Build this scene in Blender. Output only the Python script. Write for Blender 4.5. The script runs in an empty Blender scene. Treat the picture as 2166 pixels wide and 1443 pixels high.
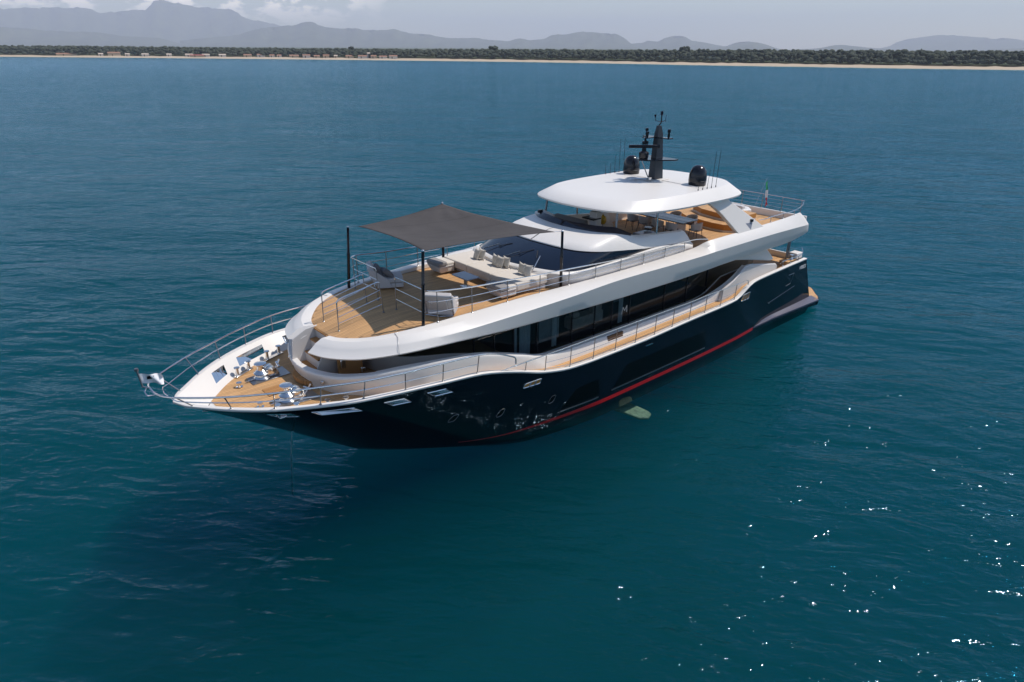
import bpy, bmesh, math, random
import numpy as np
from mathutils import Vector, Matrix
sc = bpy.context.scene
COL = sc.collection
R_ = math.radians
sin, cos, pi = math.sin, math.cos, math.pi

# ------------------------------------------------------------------ camera
F_PX, HORIZON, ROLL, YAW = 1435.75, 100.396, 0.0059, 0.8605
CAM = Vector((25.0, 20.447, 14.0))
pitch = math.atan((721.5 - HORIZON) / F_PX)
az = pi + YAW
fh = Vector((cos(az), sin(az), 0)); rt = Vector((sin(az), -cos(az), 0)); up = Vector((0, 0, 1))
fw = fh * cos(pitch) - up * sin(pitch); uu = fh * sin(pitch) + up * cos(pitch)
r2 = rt * cos(ROLL) + uu * sin(ROLL); u2 = -rt * sin(ROLL) + uu * cos(ROLL)
cd = bpy.data.cameras.new('camera'); cam = bpy.data.objects.new('camera', cd); COL.objects.link(cam)
m = Matrix((r2, u2, -fw)).transposed().to_4x4(); m.translation = CAM
cam.matrix_world = m
cd.sensor_width = 36.0; cd.lens = F_PX / 2166 * 36.0
cd.clip_start = 0.5; cd.clip_end = 90000
sc.camera = cam

# ------------------------------------------------------------------ light
SUN_EL, SUN_AZ = R_(57), R_(155)      # azimuth from +x (bow) towards +y (port)
sd = Vector((cos(SUN_EL) * cos(SUN_AZ), cos(SUN_EL) * sin(SUN_AZ), sin(SUN_EL)))
ld = bpy.data.lights.new('sun', 'SUN'); ld.energy = 4.0; ld.angle = R_(0.55); ld.color = (1.0, 0.94, 0.86)
lo = bpy.data.objects.new('sun', ld); COL.objects.link(lo)
lo.rotation_euler = sd.to_track_quat('Z', 'Y').to_euler(); lo.location = (0, 0, 60)
w = bpy.data.worlds.new('World'); sc.world = w; w.use_nodes = True
wn = w.node_tree.nodes; wl = w.node_tree.links; wn.clear()
sky = wn.new('ShaderNodeTexSky'); sky.sky_type = 'NISHITA'; sky.sun_disc = False
sky.sun_elevation = SUN_EL; sky.sun_rotation = pi / 2 - SUN_AZ
sky.air_density = 1.2; sky.dust_density = 0.15; sky.ozone_density = 4.0; sky.altitude = 10
bg = wn.new('ShaderNodeBackground'); bg.inputs['Strength'].default_value = 0.125
wo = wn.new('ShaderNodeOutputWorld')
# distant fair-weather clouds over the mountains, part of the sky itself
def wm(op, a, b=None, c=None):
    n = wn.new('ShaderNodeMath'); n.operation = op
    for i, x in enumerate((a, b, c)):
        if x is None: continue
        if hasattr(x, 'is_output'): wl.new(x, n.inputs[i])
        else: n.inputs[i].default_value = x
    return n.outputs[0]
tcw = wn.new('ShaderNodeTexCoord'); spw = wn.new('ShaderNodeSeparateXYZ'); wl.new(tcw.outputs['Generated'], spw.inputs[0])
azw = wm('ARCTAN2', spw.outputs[1], spw.outputs[0]); elw = wm('ARCSINE', spw.outputs[2])
cvw = wn.new('ShaderNodeCombineXYZ'); wl.new(wm('MULTIPLY', azw, 22.0), cvw.inputs[0]); wl.new(wm('MULTIPLY', elw, 46.0), cvw.inputs[1])
nzw = wn.new('ShaderNodeTexNoise'); nzw.inputs['Scale'].default_value = 1.0; nzw.inputs['Detail'].default_value = 9.0; nzw.inputs['Roughness'].default_value = 0.58
wl.new(cvw.outputs[0], nzw.inputs[0])
def wr(x, a, b, lo=0.0, hi=1.0):
    n = wn.new('ShaderNodeMapRange'); n.interpolation_type = 'SMOOTHSTEP'; wl.new(x, n.inputs[0])
    for i, v in ((1, a), (2, b), (3, lo), (4, hi)): n.inputs[i].default_value = v
    return n.outputs[0]
bank = wm('MULTIPLY', wr(azw, R_(236 - 360), R_(246 - 360)), wr(azw, R_(262 - 360), R_(300 - 360), 1.0, 0.3))
thr = wm('MULTIPLY', wr(elw, R_(1.0), R_(3.2)), wr(elw, R_(7.0), R_(15.0), 1.0, 0.0))
cl = wm('MULTIPLY', wm('MULTIPLY', wr(nzw.outputs['Fac'], 0.45, 0.56), bank), thr)
veil = wm('MULTIPLY', wr(azw, R_(225 - 360), R_(262 - 360), 0.0, 0.08), thr)
cmx = wn.new('ShaderNodeMix'); cmx.data_type = 'RGBA'; wl.new(wm('MAXIMUM', cl, veil), cmx.inputs[0])
wl.new(sky.outputs[0], cmx.inputs[6]); cmx.inputs[7].default_value = (19.0, 17.0, 15.0, 1)
wl.new(cmx.outputs[2], bg.inputs['Color']); wl.new(bg.outputs[0], wo.inputs['Surface'])
sc.view_settings.view_transform = 'Standard'; sc.view_settings.look = 'None'
sc.view_settings.exposure = 0.0; sc.view_settings.gamma = 1.0
sc.cycles.use_denoising = True
sc.cycles.max_bounces = 8; sc.cycles.volume_bounces = 1; sc.cycles.transparent_max_bounces = 12
sc.cycles.caustics_reflective = False; sc.cycles.caustics_refractive = False
sc.cycles.sample_clamp_indirect = 30; sc.cycles.blur_glossy = 0.0

# ------------------------------------------------------------------ helpers
def pchip(tab):
    xs = np.array([p[0] for p in tab], float); ys = np.array([p[1] for p in tab], float)
    if xs[0] > xs[-1]: xs, ys = xs[::-1], ys[::-1]
    h = np.diff(xs); d = np.diff(ys) / h; n = len(xs); mm = np.zeros(n)
    for i in range(1, n - 1):
        if d[i - 1] * d[i] > 0:
            w1 = 2 * h[i] + h[i - 1]; w2 = h[i] + 2 * h[i - 1]
            mm[i] = (w1 + w2) / (w1 / d[i - 1] + w2 / d[i])
    mm[0] = d[0]; mm[-1] = d[-1]
    def f(x):
        x = min(max(x, xs[0]), xs[-1]); i = min(max(int(np.searchsorted(xs, x) - 1), 0), n - 2)
        t = (x - xs[i]) / h[i]
        return float((1 + 2 * t) * (1 - t) ** 2 * ys[i] + t * (1 - t) ** 2 * h[i] * mm[i]
                     + t * t * (3 - 2 * t) * ys[i + 1] + t * t * (t - 1) * h[i] * mm[i + 1])
    return f

def tag(o, label=None, cat=None, group=None, kind=None):
    for k, v in (('label', label), ('category', cat), ('group', group), ('kind', kind)):
        if v: o[k] = v
    return o

def empty(name, loc=(0, 0, 0), label=None, cat=None, group=None):
    o = bpy.data.objects.new(name, None); COL.objects.link(o); o.location = loc
    o.empty_display_size = 0.2
    return tag(o, label, cat, group)

def dup(root, loc=None, rotz=None, label=None):
    r = root.copy(); COL.objects.link(r)
    if loc is not None: r.location = loc
    if rotz is not None: r.rotation_euler = (0, 0, rotz)
    if label: r['label'] = label
    for ch in list(root.children):
        c = ch.copy(); COL.objects.link(c); c.parent = r
        for g in list(ch.children):
            d = g.copy(); COL.objects.link(d); d.parent = c
    return r

class MB:
    def __init__(s): s.v = []; s.f = []
    def add(s, vs, fs):
        o = len(s.v); s.v += [tuple(map(float, p)) for p in vs]; s.f += [tuple(i + o for i in f) for f in fs]; return s
    def box(s, c, d, rz=0, rx=0, ry=0, taper=1.0):
        M_ = Matrix.Rotation(rz, 3, 'Z') @ Matrix.Rotation(ry, 3, 'Y') @ Matrix.Rotation(rx, 3, 'X')
        vs = []
        for z in (-1, 1):
            k = taper if z > 0 else 1
            for x, y in ((-1, -1), (1, -1), (1, 1), (-1, 1)):
                vs.append(Vector(c) + M_ @ Vector((x * d[0] / 2 * k, y * d[1] / 2 * k, z * d[2] / 2)))
        return s.add(vs, [(3, 2, 1, 0), (4, 5, 6, 7), (0, 1, 5, 4), (1, 2, 6, 5), (2, 3, 7, 6), (3, 0, 4, 7)])
    def tube(s, pts, r, n=8, closed=False, caps=True):
        pts = [Vector(p) for p in pts]; N = len(pts)
        rr = r if hasattr(r, '__len__') else [r] * N
        rings = []; prev = None
        for i, p in enumerate(pts):
            if closed: t = pts[(i + 1) % N] - pts[i - 1]
            else: t = pts[min(i + 1, N - 1)] - pts[max(i - 1, 0)]
            t.normalize()
            if prev is None:
                a = Vector((0, 0, 1)) if abs(t.z) < .9 else Vector((1, 0, 0))
                x = t.cross(a).normalized()
            else:
                x = prev - t * prev.dot(t); x.normalize()
            prev = x; y = t.cross(x)
            rings.append([p + (x * cos(2 * pi * k / n) + y * sin(2 * pi * k / n)) * rr[i] for k in range(n)])
        vs = [v for rg in rings for v in rg]; fs = []
        for i in range(N if closed else N - 1):
            j = (i + 1) % N
            for k in range(n): fs.append((i * n + k, i * n + (k + 1) % n, j * n + (k + 1) % n, j * n + k))
        if caps and not closed: fs += [tuple(range(n))[::-1], tuple((N - 1) * n + k for k in range(n))]
        return s.add(vs, fs)
    def lathe(s, prof, c=(0, 0, 0), n=24, M_=None):
        vs = []; fs = []
        for r, z in prof:
            for k in range(n):
                p = Vector((r * cos(2 * pi * k / n), r * sin(2 * pi * k / n), z))
                if M_: p = M_ @ p
                vs.append(p + Vector(c))
        for i in range(len(prof) - 1):
            for k in range(n): fs.append((i * n + k, i * n + (k + 1) % n, (i + 1) * n + (k + 1) % n, (i + 1) * n + k))
        fs += [tuple(range(n))[::-1], tuple((len(prof) - 1) * n + k for k in range(n))]
        return s.add(vs, fs)
    def loft(s, rows, closed_u=False, skip=None):
        n = len(rows[0]); vs = [p for r in rows for p in r]; fs = []
        for i in range(len(rows) - 1):
            for k in range(n if closed_u else n - 1):
                if skip and skip(i, k): continue
                j = (k + 1) % n
                fs.append((i * n + k, i * n + j, (i + 1) * n + j, (i + 1) * n + k))
        return s.add(vs, fs)
    def prism(s, poly, z0, z1):
        n = len(poly)
        z0f = z0 if callable(z0) else (lambda p: z0); z1f = z1 if callable(z1) else (lambda p: z1)
        vs = [(p[0], p[1], z0f(p)) for p in poly] + [(p[0], p[1], z1f(p)) for p in poly]
        fs = [tuple(range(n))[::-1], tuple(range(n, 2 * n))] + [(i, (i + 1) % n, n + (i + 1) % n, n + i) for i in range(n)]
        return s.add(vs, fs)
    def slab(s, pts, n_dir, th):                     # planar polygon thickened along n_dir
        n = len(pts); d = Vector(n_dir) * th
        vs = [Vector(p) for p in pts] + [Vector(p) + d for p in pts]
        fs = [tuple(range(n))[::-1], tuple(range(n, 2 * n))] + [(i, (i + 1) % n, n + (i + 1) % n, n + i) for i in range(n)]
        return s.add(vs, fs)
    def build(s, name, mat, parent=None, smooth=35, bevel=0, bseg=2, sub=0, loc=None):
        me = bpy.data.meshes.new(name); me.from_pydata(s.v, [], s.f)
        bm = bmesh.new(); bm.from_mesh(me)
        bmesh.ops.remove_doubles(bm, verts=bm.verts, dist=1e-5)
        bmesh.ops.recalc_face_normals(bm, faces=bm.faces)
        for f_ in bm.faces: f_.smooth = smooth > 0
        for e in bm.edges:
            if len(e.link_faces) == 2 and e.calc_face_angle(0) > R_(max(smooth, 1)): e.smooth = False
        bm.to_mesh(me); bm.free()
        o = bpy.data.objects.new(name, me); COL.objects.link(o)
        if mat: me.materials.append(mat)
        if parent: o.parent = parent
        if loc: o.location = loc
        if bevel:
            b = o.modifiers.new('bevel', 'BEVEL'); b.width = bevel; b.segments = bseg; b.limit_method = 'ANGLE'; b.angle_limit = R_(35)
            b.harden_normals = False
        if sub:
            q = o.modifiers.new('subdivision', 'SUBSURF'); q.levels = sub; q.render_levels = sub
        return o

def mirror(pts): return [(p[0], -p[1], p[2]) for p in pts]
def smooth_path(pts, n=8, closed=False):
    pts = [Vector(p) for p in pts]; out = []; N = len(pts)
    for i in range(N if closed else N - 1):
        if closed: p0, p1, p2, p3 = pts[i - 1], pts[i], pts[(i + 1) % N], pts[(i + 2) % N]
        else: p0, p1, p2, p3 = pts[max(i - 1, 0)], pts[i], pts[i + 1], pts[min(i + 2, N - 1)]
        for k in range(n):
            t = k / n
            out.append(0.5 * ((2 * p1) + (p2 - p0) * t + (2 * p0 - 5 * p1 + 4 * p2 - p3) * t * t + (3 * p1 - p0 - 3 * p2 + p3) * t ** 3))
    if not closed: out.append(pts[-1])
    return out

# ------------------------------------------------------------------ materials
def newmat(name):
    mt = bpy.data.materials.new(name); mt.use_nodes = True
    nt = mt.node_tree; b = nt.nodes['Principled BSDF']
    return mt, nt, b
def node(nt, typ, **kw):
    n = nt.nodes.new(typ)
    for k, v in kw.items():
        if k == 'ins':
            for i, x in v.items():
                if hasattr(x, 'is_output'): nt.links.new(x, n.inputs[i])
                else: n.inputs[i].default_value = x
        else: setattr(n, k, v)
    return n
def mth(nt, op, a, b=None, c=None):
    ins = {0: a}
    if b is not None: ins[1] = b
    if c is not None: ins[2] = c
    return node(nt, 'ShaderNodeMath', operation=op, ins=ins).outputs[0]
def M(name, col, rough=0.5, metal=0.0, var=0.06, vscale=3.0, coat=0.0, bump=0.0, bscale=60.0, spec=0.5, sheen=0.0):
    mt, nt, b = newmat(name)
    b.inputs['Roughness'].default_value = rough; b.inputs['Metallic'].default_value = metal
    b.inputs['Coat Weight'].default_value = coat; b.inputs['Coat Roughness'].default_value = 0.05
    b.inputs['Specular IOR Level'].default_value = spec; b.inputs['Sheen Weight'].default_value = sheen
    tc = node(nt, 'ShaderNodeTexCoord')
    nz = node(nt, 'ShaderNodeTexNoise', ins={0: tc.outputs['Object'], 'Scale': vscale, 'Detail': 4.0})
    k = mth(nt, 'MULTIPLY_ADD', nz.outputs['Fac'], 2 * var, 1 - var)
    vm = node(nt, 'ShaderNodeVectorMath', operation='SCALE', ins={0: col, 'Scale': k})
    nt.links.new(vm.outputs[0], b.inputs['Base Color'])
    if bump:
        n2 = node(nt, 'ShaderNodeTexNoise', ins={0: tc.outputs['Object'], 'Scale': bscale, 'Detail': 3.0})
        bp = node(nt, 'ShaderNodeBump', ins={'Strength': bump, 'Distance': 0.02, 'Height': n2.outputs['Fac']})
        nt.links.new(bp.outputs[0], b.inputs['Normal'])
    return mt

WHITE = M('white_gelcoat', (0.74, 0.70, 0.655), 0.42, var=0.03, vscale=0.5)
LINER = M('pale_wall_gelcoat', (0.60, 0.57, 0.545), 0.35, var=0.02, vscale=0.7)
NAVY = M('navy_gelcoat', (0.0016, 0.0030, 0.0085), 0.012, var=0.1, vscale=0.5, spec=0.33)
RED = M('red_stripe_paint', (0.40, 0.006, 0.009), 0.35, var=0.05)
STEEL = M('polished_steel', (0.72, 0.71, 0.70), 0.16, 1.0, var=0.05)
DSTEEL = M('grey_steel', (0.30, 0.30, 0.31), 0.3, 1.0, var=0.05)
BLACK = M('black_gloss_paint', (0.008, 0.008, 0.012), 0.18, var=0.2)
MATT = M('matt_black_paint', (0.016, 0.016, 0.020), 0.45, var=0.2)
MAST = M('mast_slate_paint', (0.016, 0.022, 0.032), 0.35, var=0.1)
def canvas_mat():
    mt, nt, b = newmat('awning_canvas'); tc = node(nt, 'ShaderNodeTexCoord'); sp = node(nt, 'ShaderNodeSeparateXYZ', ins={0: tc.outputs['Object']})
    fr = mth(nt, 'FRACT', mth(nt, 'DIVIDE', mth(nt, 'MULTIPLY_ADD', sp.outputs[0], 0.25, sp.outputs[1]), 1.45))
    seam = mth(nt, 'LESS_THAN', fr, 0.035)                       # sewn panel seams
    n1 = node(nt, 'ShaderNodeTexNoise', ins={0: tc.outputs['Object'], 'Scale': 0.9, 'Detail': 4.0})
    n2 = node(nt, 'ShaderNodeTexNoise', ins={0: tc.outputs['Object'], 'Scale': 26.0, 'Detail': 3.0})
    k = mth(nt, 'MULTIPLY_ADD', n1.outputs['Fac'], 0.45, 0.78); k = mth(nt, 'MULTIPLY', k, mth(nt, 'MULTIPLY_ADD', seam, -0.22, 1.0))
    vm = node(nt, 'ShaderNodeVectorMath', operation='SCALE', ins={0: (0.074, 0.067, 0.065), 'Scale': k}); nt.links.new(vm.outputs[0], b.inputs['Base Color'])
    bp = node(nt, 'ShaderNodeBump', ins={'Strength': 0.25, 'Distance': 0.03, 'Height': mth(nt, 'ADD', n2.outputs['Fac'], mth(nt, 'MULTIPLY', n1.outputs['Fac'], 6.0))}); nt.links.new(bp.outputs[0], b.inputs['Normal'])
    b.inputs['Roughness'].default_value = 0.85; b.inputs['Specular IOR Level'].default_value = 0.2
    return mt
CANVAS = canvas_mat()
BEIGE = M('beige_cushion_fabric', (0.66, 0.60, 0.53), 0.9, var=0.05, vscale=4, bump=0.2, bscale=60, spec=0.2)
LGREY = M('light_grey_fabric', (0.56, 0.53, 0.52), 0.9, var=0.06, vscale=4, bump=0.2, bscale=60, spec=0.2)
GREY = M('grey_fabric', (0.30, 0.285, 0.28), 0.9, var=0.06, vscale=4, bump=0.2, bscale=60, spec=0.2)
DGREY = M('dark_grey_fabric', (0.20, 0.19, 0.195), 0.9, var=0.08, vscale=4, bump=0.2, bscale=60, spec=0.2)
PATTERN = M('speckled_cushion_fabric', (0.60, 0.55, 0.48), 0.9, var=0.30, vscale=16, spec=0.2)
AMBER = M('amber_wood', (0.46, 0.20, 0.035), 0.45, var=0.12, vscale=2)
TABLE = M('grey_table_top', (0.34, 0.36, 0.42), 0.25, var=0.04)
DTABLE = M('slate_blue_table_top', (0.10, 0.115, 0.15), 0.25, var=0.05)
YELLOW = M('yellow_plastic', (0.62, 0.36, 0.01), 0.4, var=0.05)
BROWNWALL = M('brown_wood_and_wall_shade', (0.10, 0.058, 0.032), 0.5, var=0.2, vscale=2)  # wood of gate and doors; also holds the inner wall's painted shade
DARKIN = M('dark_interior', (0.015, 0.016, 0.018), 0.7, var=0.2)
CURTAIN = M('pale_curtain', (0.66, 0.70, 0.72), 0.8, var=0.2, vscale=9)
RUBBER = M('black_rubber', (0.012, 0.012, 0.014), 0.6, var=0.2)
PURPLE = M('ledge_sky_reflection', (0.10, 0.095, 0.13), 0.4, var=0.1)  # sky reflection on the ledge top, put into its purple-grey colour
WHITEFLAG = M('white_flag_cloth', (0.80, 0.79, 0.80), 0.8, var=0.05)

def teak_mat(name, col, plank=0.10, ax=1):
    mt, nt, b = newmat(name)
    tc = node(nt, 'ShaderNodeTexCoord'); sp = node(nt, 'ShaderNodeSeparateXYZ', ins={0: tc.outputs['Object']})
    yy = mth(nt, 'DIVIDE', sp.outputs[ax], plank); fr = mth(nt, 'FRACT', yy); fl = mth(nt, 'FLOOR', yy)
    seam = mth(nt, 'LESS_THAN', fr, 0.12)
    xs = mth(nt, 'FLOOR', mth(nt, 'MULTIPLY_ADD', fl, 0.37, mth(nt, 'DIVIDE', sp.outputs[1 - ax], 2.4)))
    cv = node(nt, 'ShaderNodeCombineXYZ', ins={0: fl, 1: xs})
    wn_ = node(nt, 'ShaderNodeTexWhiteNoise', noise_dimensions='2D', ins={0: cv.outputs[0]})
    mp = node(nt, 'ShaderNodeMapping', ins={0: tc.outputs['Object'], 3: ((1.2, 14, 1) if ax == 1 else (14, 1.2, 1))})
    nz = node(nt, 'ShaderNodeTexNoise', ins={0: mp.outputs[0], 'Scale': 2.0, 'Detail': 5.0})
    n3 = node(nt, 'ShaderNodeTexNoise', ins={0: tc.outputs['Object'], 'Scale': 0.8, 'Detail': 3.0})
    k = mth(nt, 'MULTIPLY_ADD', wn_.outputs[0], 0.26, 0.62)
    k = mth(nt, 'MULTIPLY_ADD', nz.outputs['Fac'], 0.34, k)
    k = mth(nt, 'MULTIPLY_ADD', n3.outputs['Fac'], 0.20, k)
    k = mth(nt, 'MULTIPLY', k, mth(nt, 'MULTIPLY_ADD', seam, -0.75, 1.0))
    vm = node(nt, 'ShaderNodeVectorMath', operation='SCALE', ins={0: col, 'Scale': k})
    nt.links.new(vm.outputs[0], b.inputs['Base Color']); b.inputs['Roughness'].default_value = 0.62
    b.inputs['Specular IOR Level'].default_value = 0.25
    return mt
TEAK = teak_mat('teak_planking', (0.56, 0.325, 0.15))
TEAKM = teak_mat('teak_margin_plank', (0.52, 0.30, 0.14), plank=0.4)
TEAKD = teak_mat('oiled_teak', (0.44, 0.22, 0.08))

def glass_mat(name, tint, trans, rough=0.015, spec=0.6):
    mt, nt, b = newmat(name); out = nt.nodes['Material Output']
    b.inputs['Base Color'].default_value = (*tint, 1); b.inputs['Roughness'].default_value = rough
    b.inputs['Specular IOR Level'].default_value = spec
    if trans:
        tr = node(nt, 'ShaderNodeBsdfTransparent', ins={0: (0.55, 0.68, 0.72, 1)})
        mx = node(nt, 'ShaderNodeMixShader', ins={0: trans, 1: b.outputs[0], 2: tr.outputs[0]})
        nt.links.new(mx.outputs[0], out.inputs[0])
    return mt
WINDSCREEN = glass_mat('navy_windscreen_glass', (0.004, 0.008, 0.020), 0)
SALOON = glass_mat('dark_saloon_glass', (0.003, 0.005, 0.008), 0.62)
HULLGLASS = glass_mat('black_hull_glass', (0.0004, 0.0005, 0.0008), 0, spec=0.16)

def flag_mat():
    mt, nt, b = newmat('tricolour_cloth')
    at = node(nt, 'ShaderNodeAttribute', attribute_name='band')
    cr = node(nt, 'ShaderNodeValToRGB', ins={0: at.outputs['Fac']}); cr.color_ramp.interpolation = 'CONSTANT'
    e = cr.color_ramp.elements; e[0].color = (0.02, 0.30, 0.09, 1); e[1].position = 0.34; e[1].color = (0.75, 0.72, 0.68, 1)
    x = cr.color_ramp.elements.new(0.67); x.color = (0.50, 0.03, 0.03, 1)
    nt.links.new(cr.outputs[0], b.inputs['Base Color']); b.inputs['Roughness'].default_value = 0.8
    return mt
FLAG = flag_mat()
# ------------------------------------------------------------------ water
def water_mat():
    # height field of the sea as a node group; the slope is taken by finite differences in metres
    g = bpy.data.node_groups.new('sea_height', 'ShaderNodeTree')
    g.interface.new_socket('Vector', in_out='INPUT', socket_type='NodeSocketVector')
    g.interface.new_socket('Height', in_out='OUTPUT', socket_type='NodeSocketFloat')
    gi = g.nodes.new('NodeGroupInput'); go = g.nodes.new('NodeGroupOutput')
    mp = node(g, 'ShaderNodeMapping', ins={0: gi.outputs[0], 2: (0, 0, -(YAW + pi / 2) + R_(WAVE_ROT))})
    def ripple(scale, stretch, detail, rough=0.55, rot=0.0, dist=0.0):
        m2 = node(g, 'ShaderNodeMapping', ins={0: mp.outputs[0], 2: (0, 0, R_(rot)), 3: (stretch, 1, 1)})
        return node(g, 'ShaderNodeTexNoise', ins={0: m2.outputs[0], 'Scale': scale, 'Detail': detail, 'Roughness': rough, 'Distortion': dist}).outputs['Fac']
    def ridged(n): return mth(g, 'SUBTRACT', 1.0, mth(g, 'ABSOLUTE', mth(g, 'MULTIPLY_ADD', n, 2.0, -1.0)))
    swell = ripple(0.11, 0.6, 2.0, rot=12)
    chop = ripple(0.95, 0.42, 2.0, 0.5, rot=-9, dist=0.4)
    rip = ripple(2.6, 0.5, 3.0, 0.6, rot=6, dist=0.4)
    patch = ripple(0.03, 0.8, 2.0)
    h = mth(g, 'MULTIPLY', swell, W_SWELL)
    h = mth(g, 'MULTIPLY_ADD', ridged(ripple(0.30, 0.45, 2.0, 0.5, rot=3, dist=0.3)), 0.24, h)
    gust = ripple(0.012, 0.7, 2.0)
    h = mth(g, 'ADD', h, mth(g, 'MULTIPLY', ridged(chop), mth(g, 'MULTIPLY_ADD', gust, W_CHOP * 1.3, W_CHOP * 0.4)))
    paw = node(g, 'ShaderNodeMapRange', ins={0: ripple(0.11, 0.45, 3.0, 0.6, rot=4), 1: 0.36, 2: 0.64, 3: 0.6, 4: 1.4}).outputs[0]   # cat's-paws
    amp = mth(g, 'MULTIPLY', paw, mth(g, 'MULTIPLY_ADD', patch, W_RIP * 1.4, W_RIP * 0.3))
    h = mth(g, 'ADD', h, mth(g, 'MULTIPLY', ridged(rip), amp))
    fine = ripple(5.0, 0.6, 2.0, 0.5, rot=-20)
    h = mth(g, 'MULTIPLY_ADD', fine, 0.007, h)
    g.links.new(h, go.inputs[0])
    mt = bpy.data.materials.new('sea_water'); mt.use_nodes = True; nt = mt.node_tree; nt.nodes.clear()
    geo = node(nt, 'ShaderNodeNewGeometry'); E_ = 0.04
    def H_(off):
        v = node(nt, 'ShaderNodeVectorMath', operation='ADD', ins={0: geo.outputs['Position'], 1: off})
        q = nt.nodes.new('ShaderNodeGroup'); q.node_tree = g; nt.links.new(v.outputs[0], q.inputs[0]); return q.outputs[0]
    h0, hx, hy = H_((0, 0, 0)), H_((E_, 0, 0)), H_((0, E_, 0))
    nx = mth(nt, 'DIVIDE', mth(nt, 'SUBTRACT', h0, hx), E_); ny = mth(nt, 'DIVIDE', mth(nt, 'SUBTRACT', h0, hy), E_)
    cv = node(nt, 'ShaderNodeCombineXYZ', ins={0: nx, 1: ny, 2: 1.0})
    nm = node(nt, 'ShaderNodeVectorMath', operation='NORMALIZE', ins={0: cv.outputs[0]})
    far = node(nt, 'ShaderNodeVectorMath', operation='DISTANCE', ins={0: geo.outputs['Position'], 1: (14, 14, 0)})
    rk = node(nt, 'ShaderNodeMapRange', ins={0: far.outputs['Value'], 1: 90.0, 2: 650.0, 3: 0.055, 4: 0.15})   # unresolved ripples far off
    fr = node(nt, 'ShaderNodeFresnel', ins={0: 1.333, 1: nm.outputs[0]})
    gl = node(nt, 'ShaderNodeBsdfGlossy', ins={'Color': (0.50, 0.74, 1.0, 1), 'Roughness': rk.outputs[0], 'Normal': nm.outputs[0]})
    tr = node(nt, 'ShaderNodeBsdfTransparent')
    mx = node(nt, 'ShaderNodeMixShader', ins={0: mth(nt, 'MULTIPLY', fr.outputs[0], 0.72), 1: tr.outputs[0], 2: gl.outputs[0]})
    out = nt.nodes.new('ShaderNodeOutputMaterial'); nt.links.new(mx.outputs[0], out.inputs['Surface'])
    # the water itself: blue-green scattering body, so that shade and submerged parts show in depth
    va = node(nt, 'ShaderNodeVolumeAbsorption', ins={0: W_ABS, 1: W_DENS})
    vs = node(nt, 'ShaderNodeVolumeScatter', ins={0: W_SCAT, 1: W_DENS})
    ad = nt.nodes.new('ShaderNodeAddShader'); nt.links.new(va.outputs[0], ad.inputs[0]); nt.links.new(vs.outputs[0], ad.inputs[1]); nt.links.new(ad.outputs[0], out.inputs['Volume'])
    return mt
W_DENS = 0.15; W_SCAT = (0.001, 0.126, 0.137, 1); W_ABS = (0.0, 0.55, 0.63, 1)
WAVE_ROT, W_SWELL, W_CHOP, W_RIP = 8, 0.9, 0.095, 0.050
WATER = water_mat()
w_ = MB(); L = 19500
w_.box((0, 0, -6.5), (2 * L, 2 * L, 13.0))
sea = w_.build('water', WATER, smooth=0); tag(sea, kind='structure')
w_ = MB(); w_.add([(-L - 50, -L - 50, -13.05), (L + 50, -L - 50, -13.05), (L + 50, L + 50, -13.05), (-L - 50, L + 50, -13.05)], [(0, 1, 2, 3)])
bed = w_.build('seabed', M('silty_seabed', (0.010, 0.085, 0.085), 0.95, var=0.2, vscale=0.2, spec=0.0), smooth=0); tag(bed, kind='structure')

# ------------------------------------------------------------------ shore, wood, hills
def polar(a, d, z=0.0): return (CAM.x + d * cos(R_(a)), CAM.y + d * sin(R_(a)), z)
shore_d = pchip([(172, 960), (178, 850), (185, 760), (194.7, 692), (203, 675), (211.7, 682), (229.4, 775), (238, 822), (248.6, 910), (264, 1100), (276, 1380), (284, 1700)])
SAND = M('pale_sand', (0.50, 0.40, 0.29), 0.9, var=0.10, vscale=0.02, spec=0.1)
SCRUB = M('brown_dune_scrub', (0.085, 0.07, 0.038), 0.95, var=0.3, vscale=0.05, spec=0.1)
LAND = M('coastal_plain_grass', (0.06, 0.075, 0.03), 0.95, var=0.3, vscale=0.004, spec=0.1)
rng = random.Random(4); nr = np.random.RandomState(7)
AZ = np.arange(173, 283.01, 0.5)
rowdef = [(-30, -3.0), (-4, -0.4), (5, 0.3), (12, 0.9), (22, 1.4), (34, 1.6)]
jit = {round(a, 2): (rng.uniform(-3, 3), rng.uniform(-.25, .35)) for a in AZ}
bm_ = MB(); bm_.loft([[polar(a, shore_d(a) + o * (1 + .35 * sin(a * 1.7) * (0 < o < 30)) + jit[round(a, 2)][0], z + (jit[round(a, 2)][1] if z > 1 else 0)) for o, z in rowdef] for a in AZ])
sand = bm_.build('sand', SAND, smooth=60); tag(sand, kind='structure')
bm_ = MB(); bm_.loft([[polar(a, shore_d(a) + o + jit[round(a, 2)][0], z) for o, z in ((33.5, 1.55), (38, 2.2), (48, 2.4), (60, 2.2))] for a in AZ])
dune = bm_.build('ground', SCRUB, smooth=60); tag(dune, kind='structure')
bm_ = MB(); bm_.loft([[polar(a, d if d > 2500 else shore_d(a) + d, 2.18) for d in (59, 300, 19000)] for a in AZ])
plain = bm_.build('terrain', LAND, smooth=60); tag(plain, kind='structure')

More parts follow.
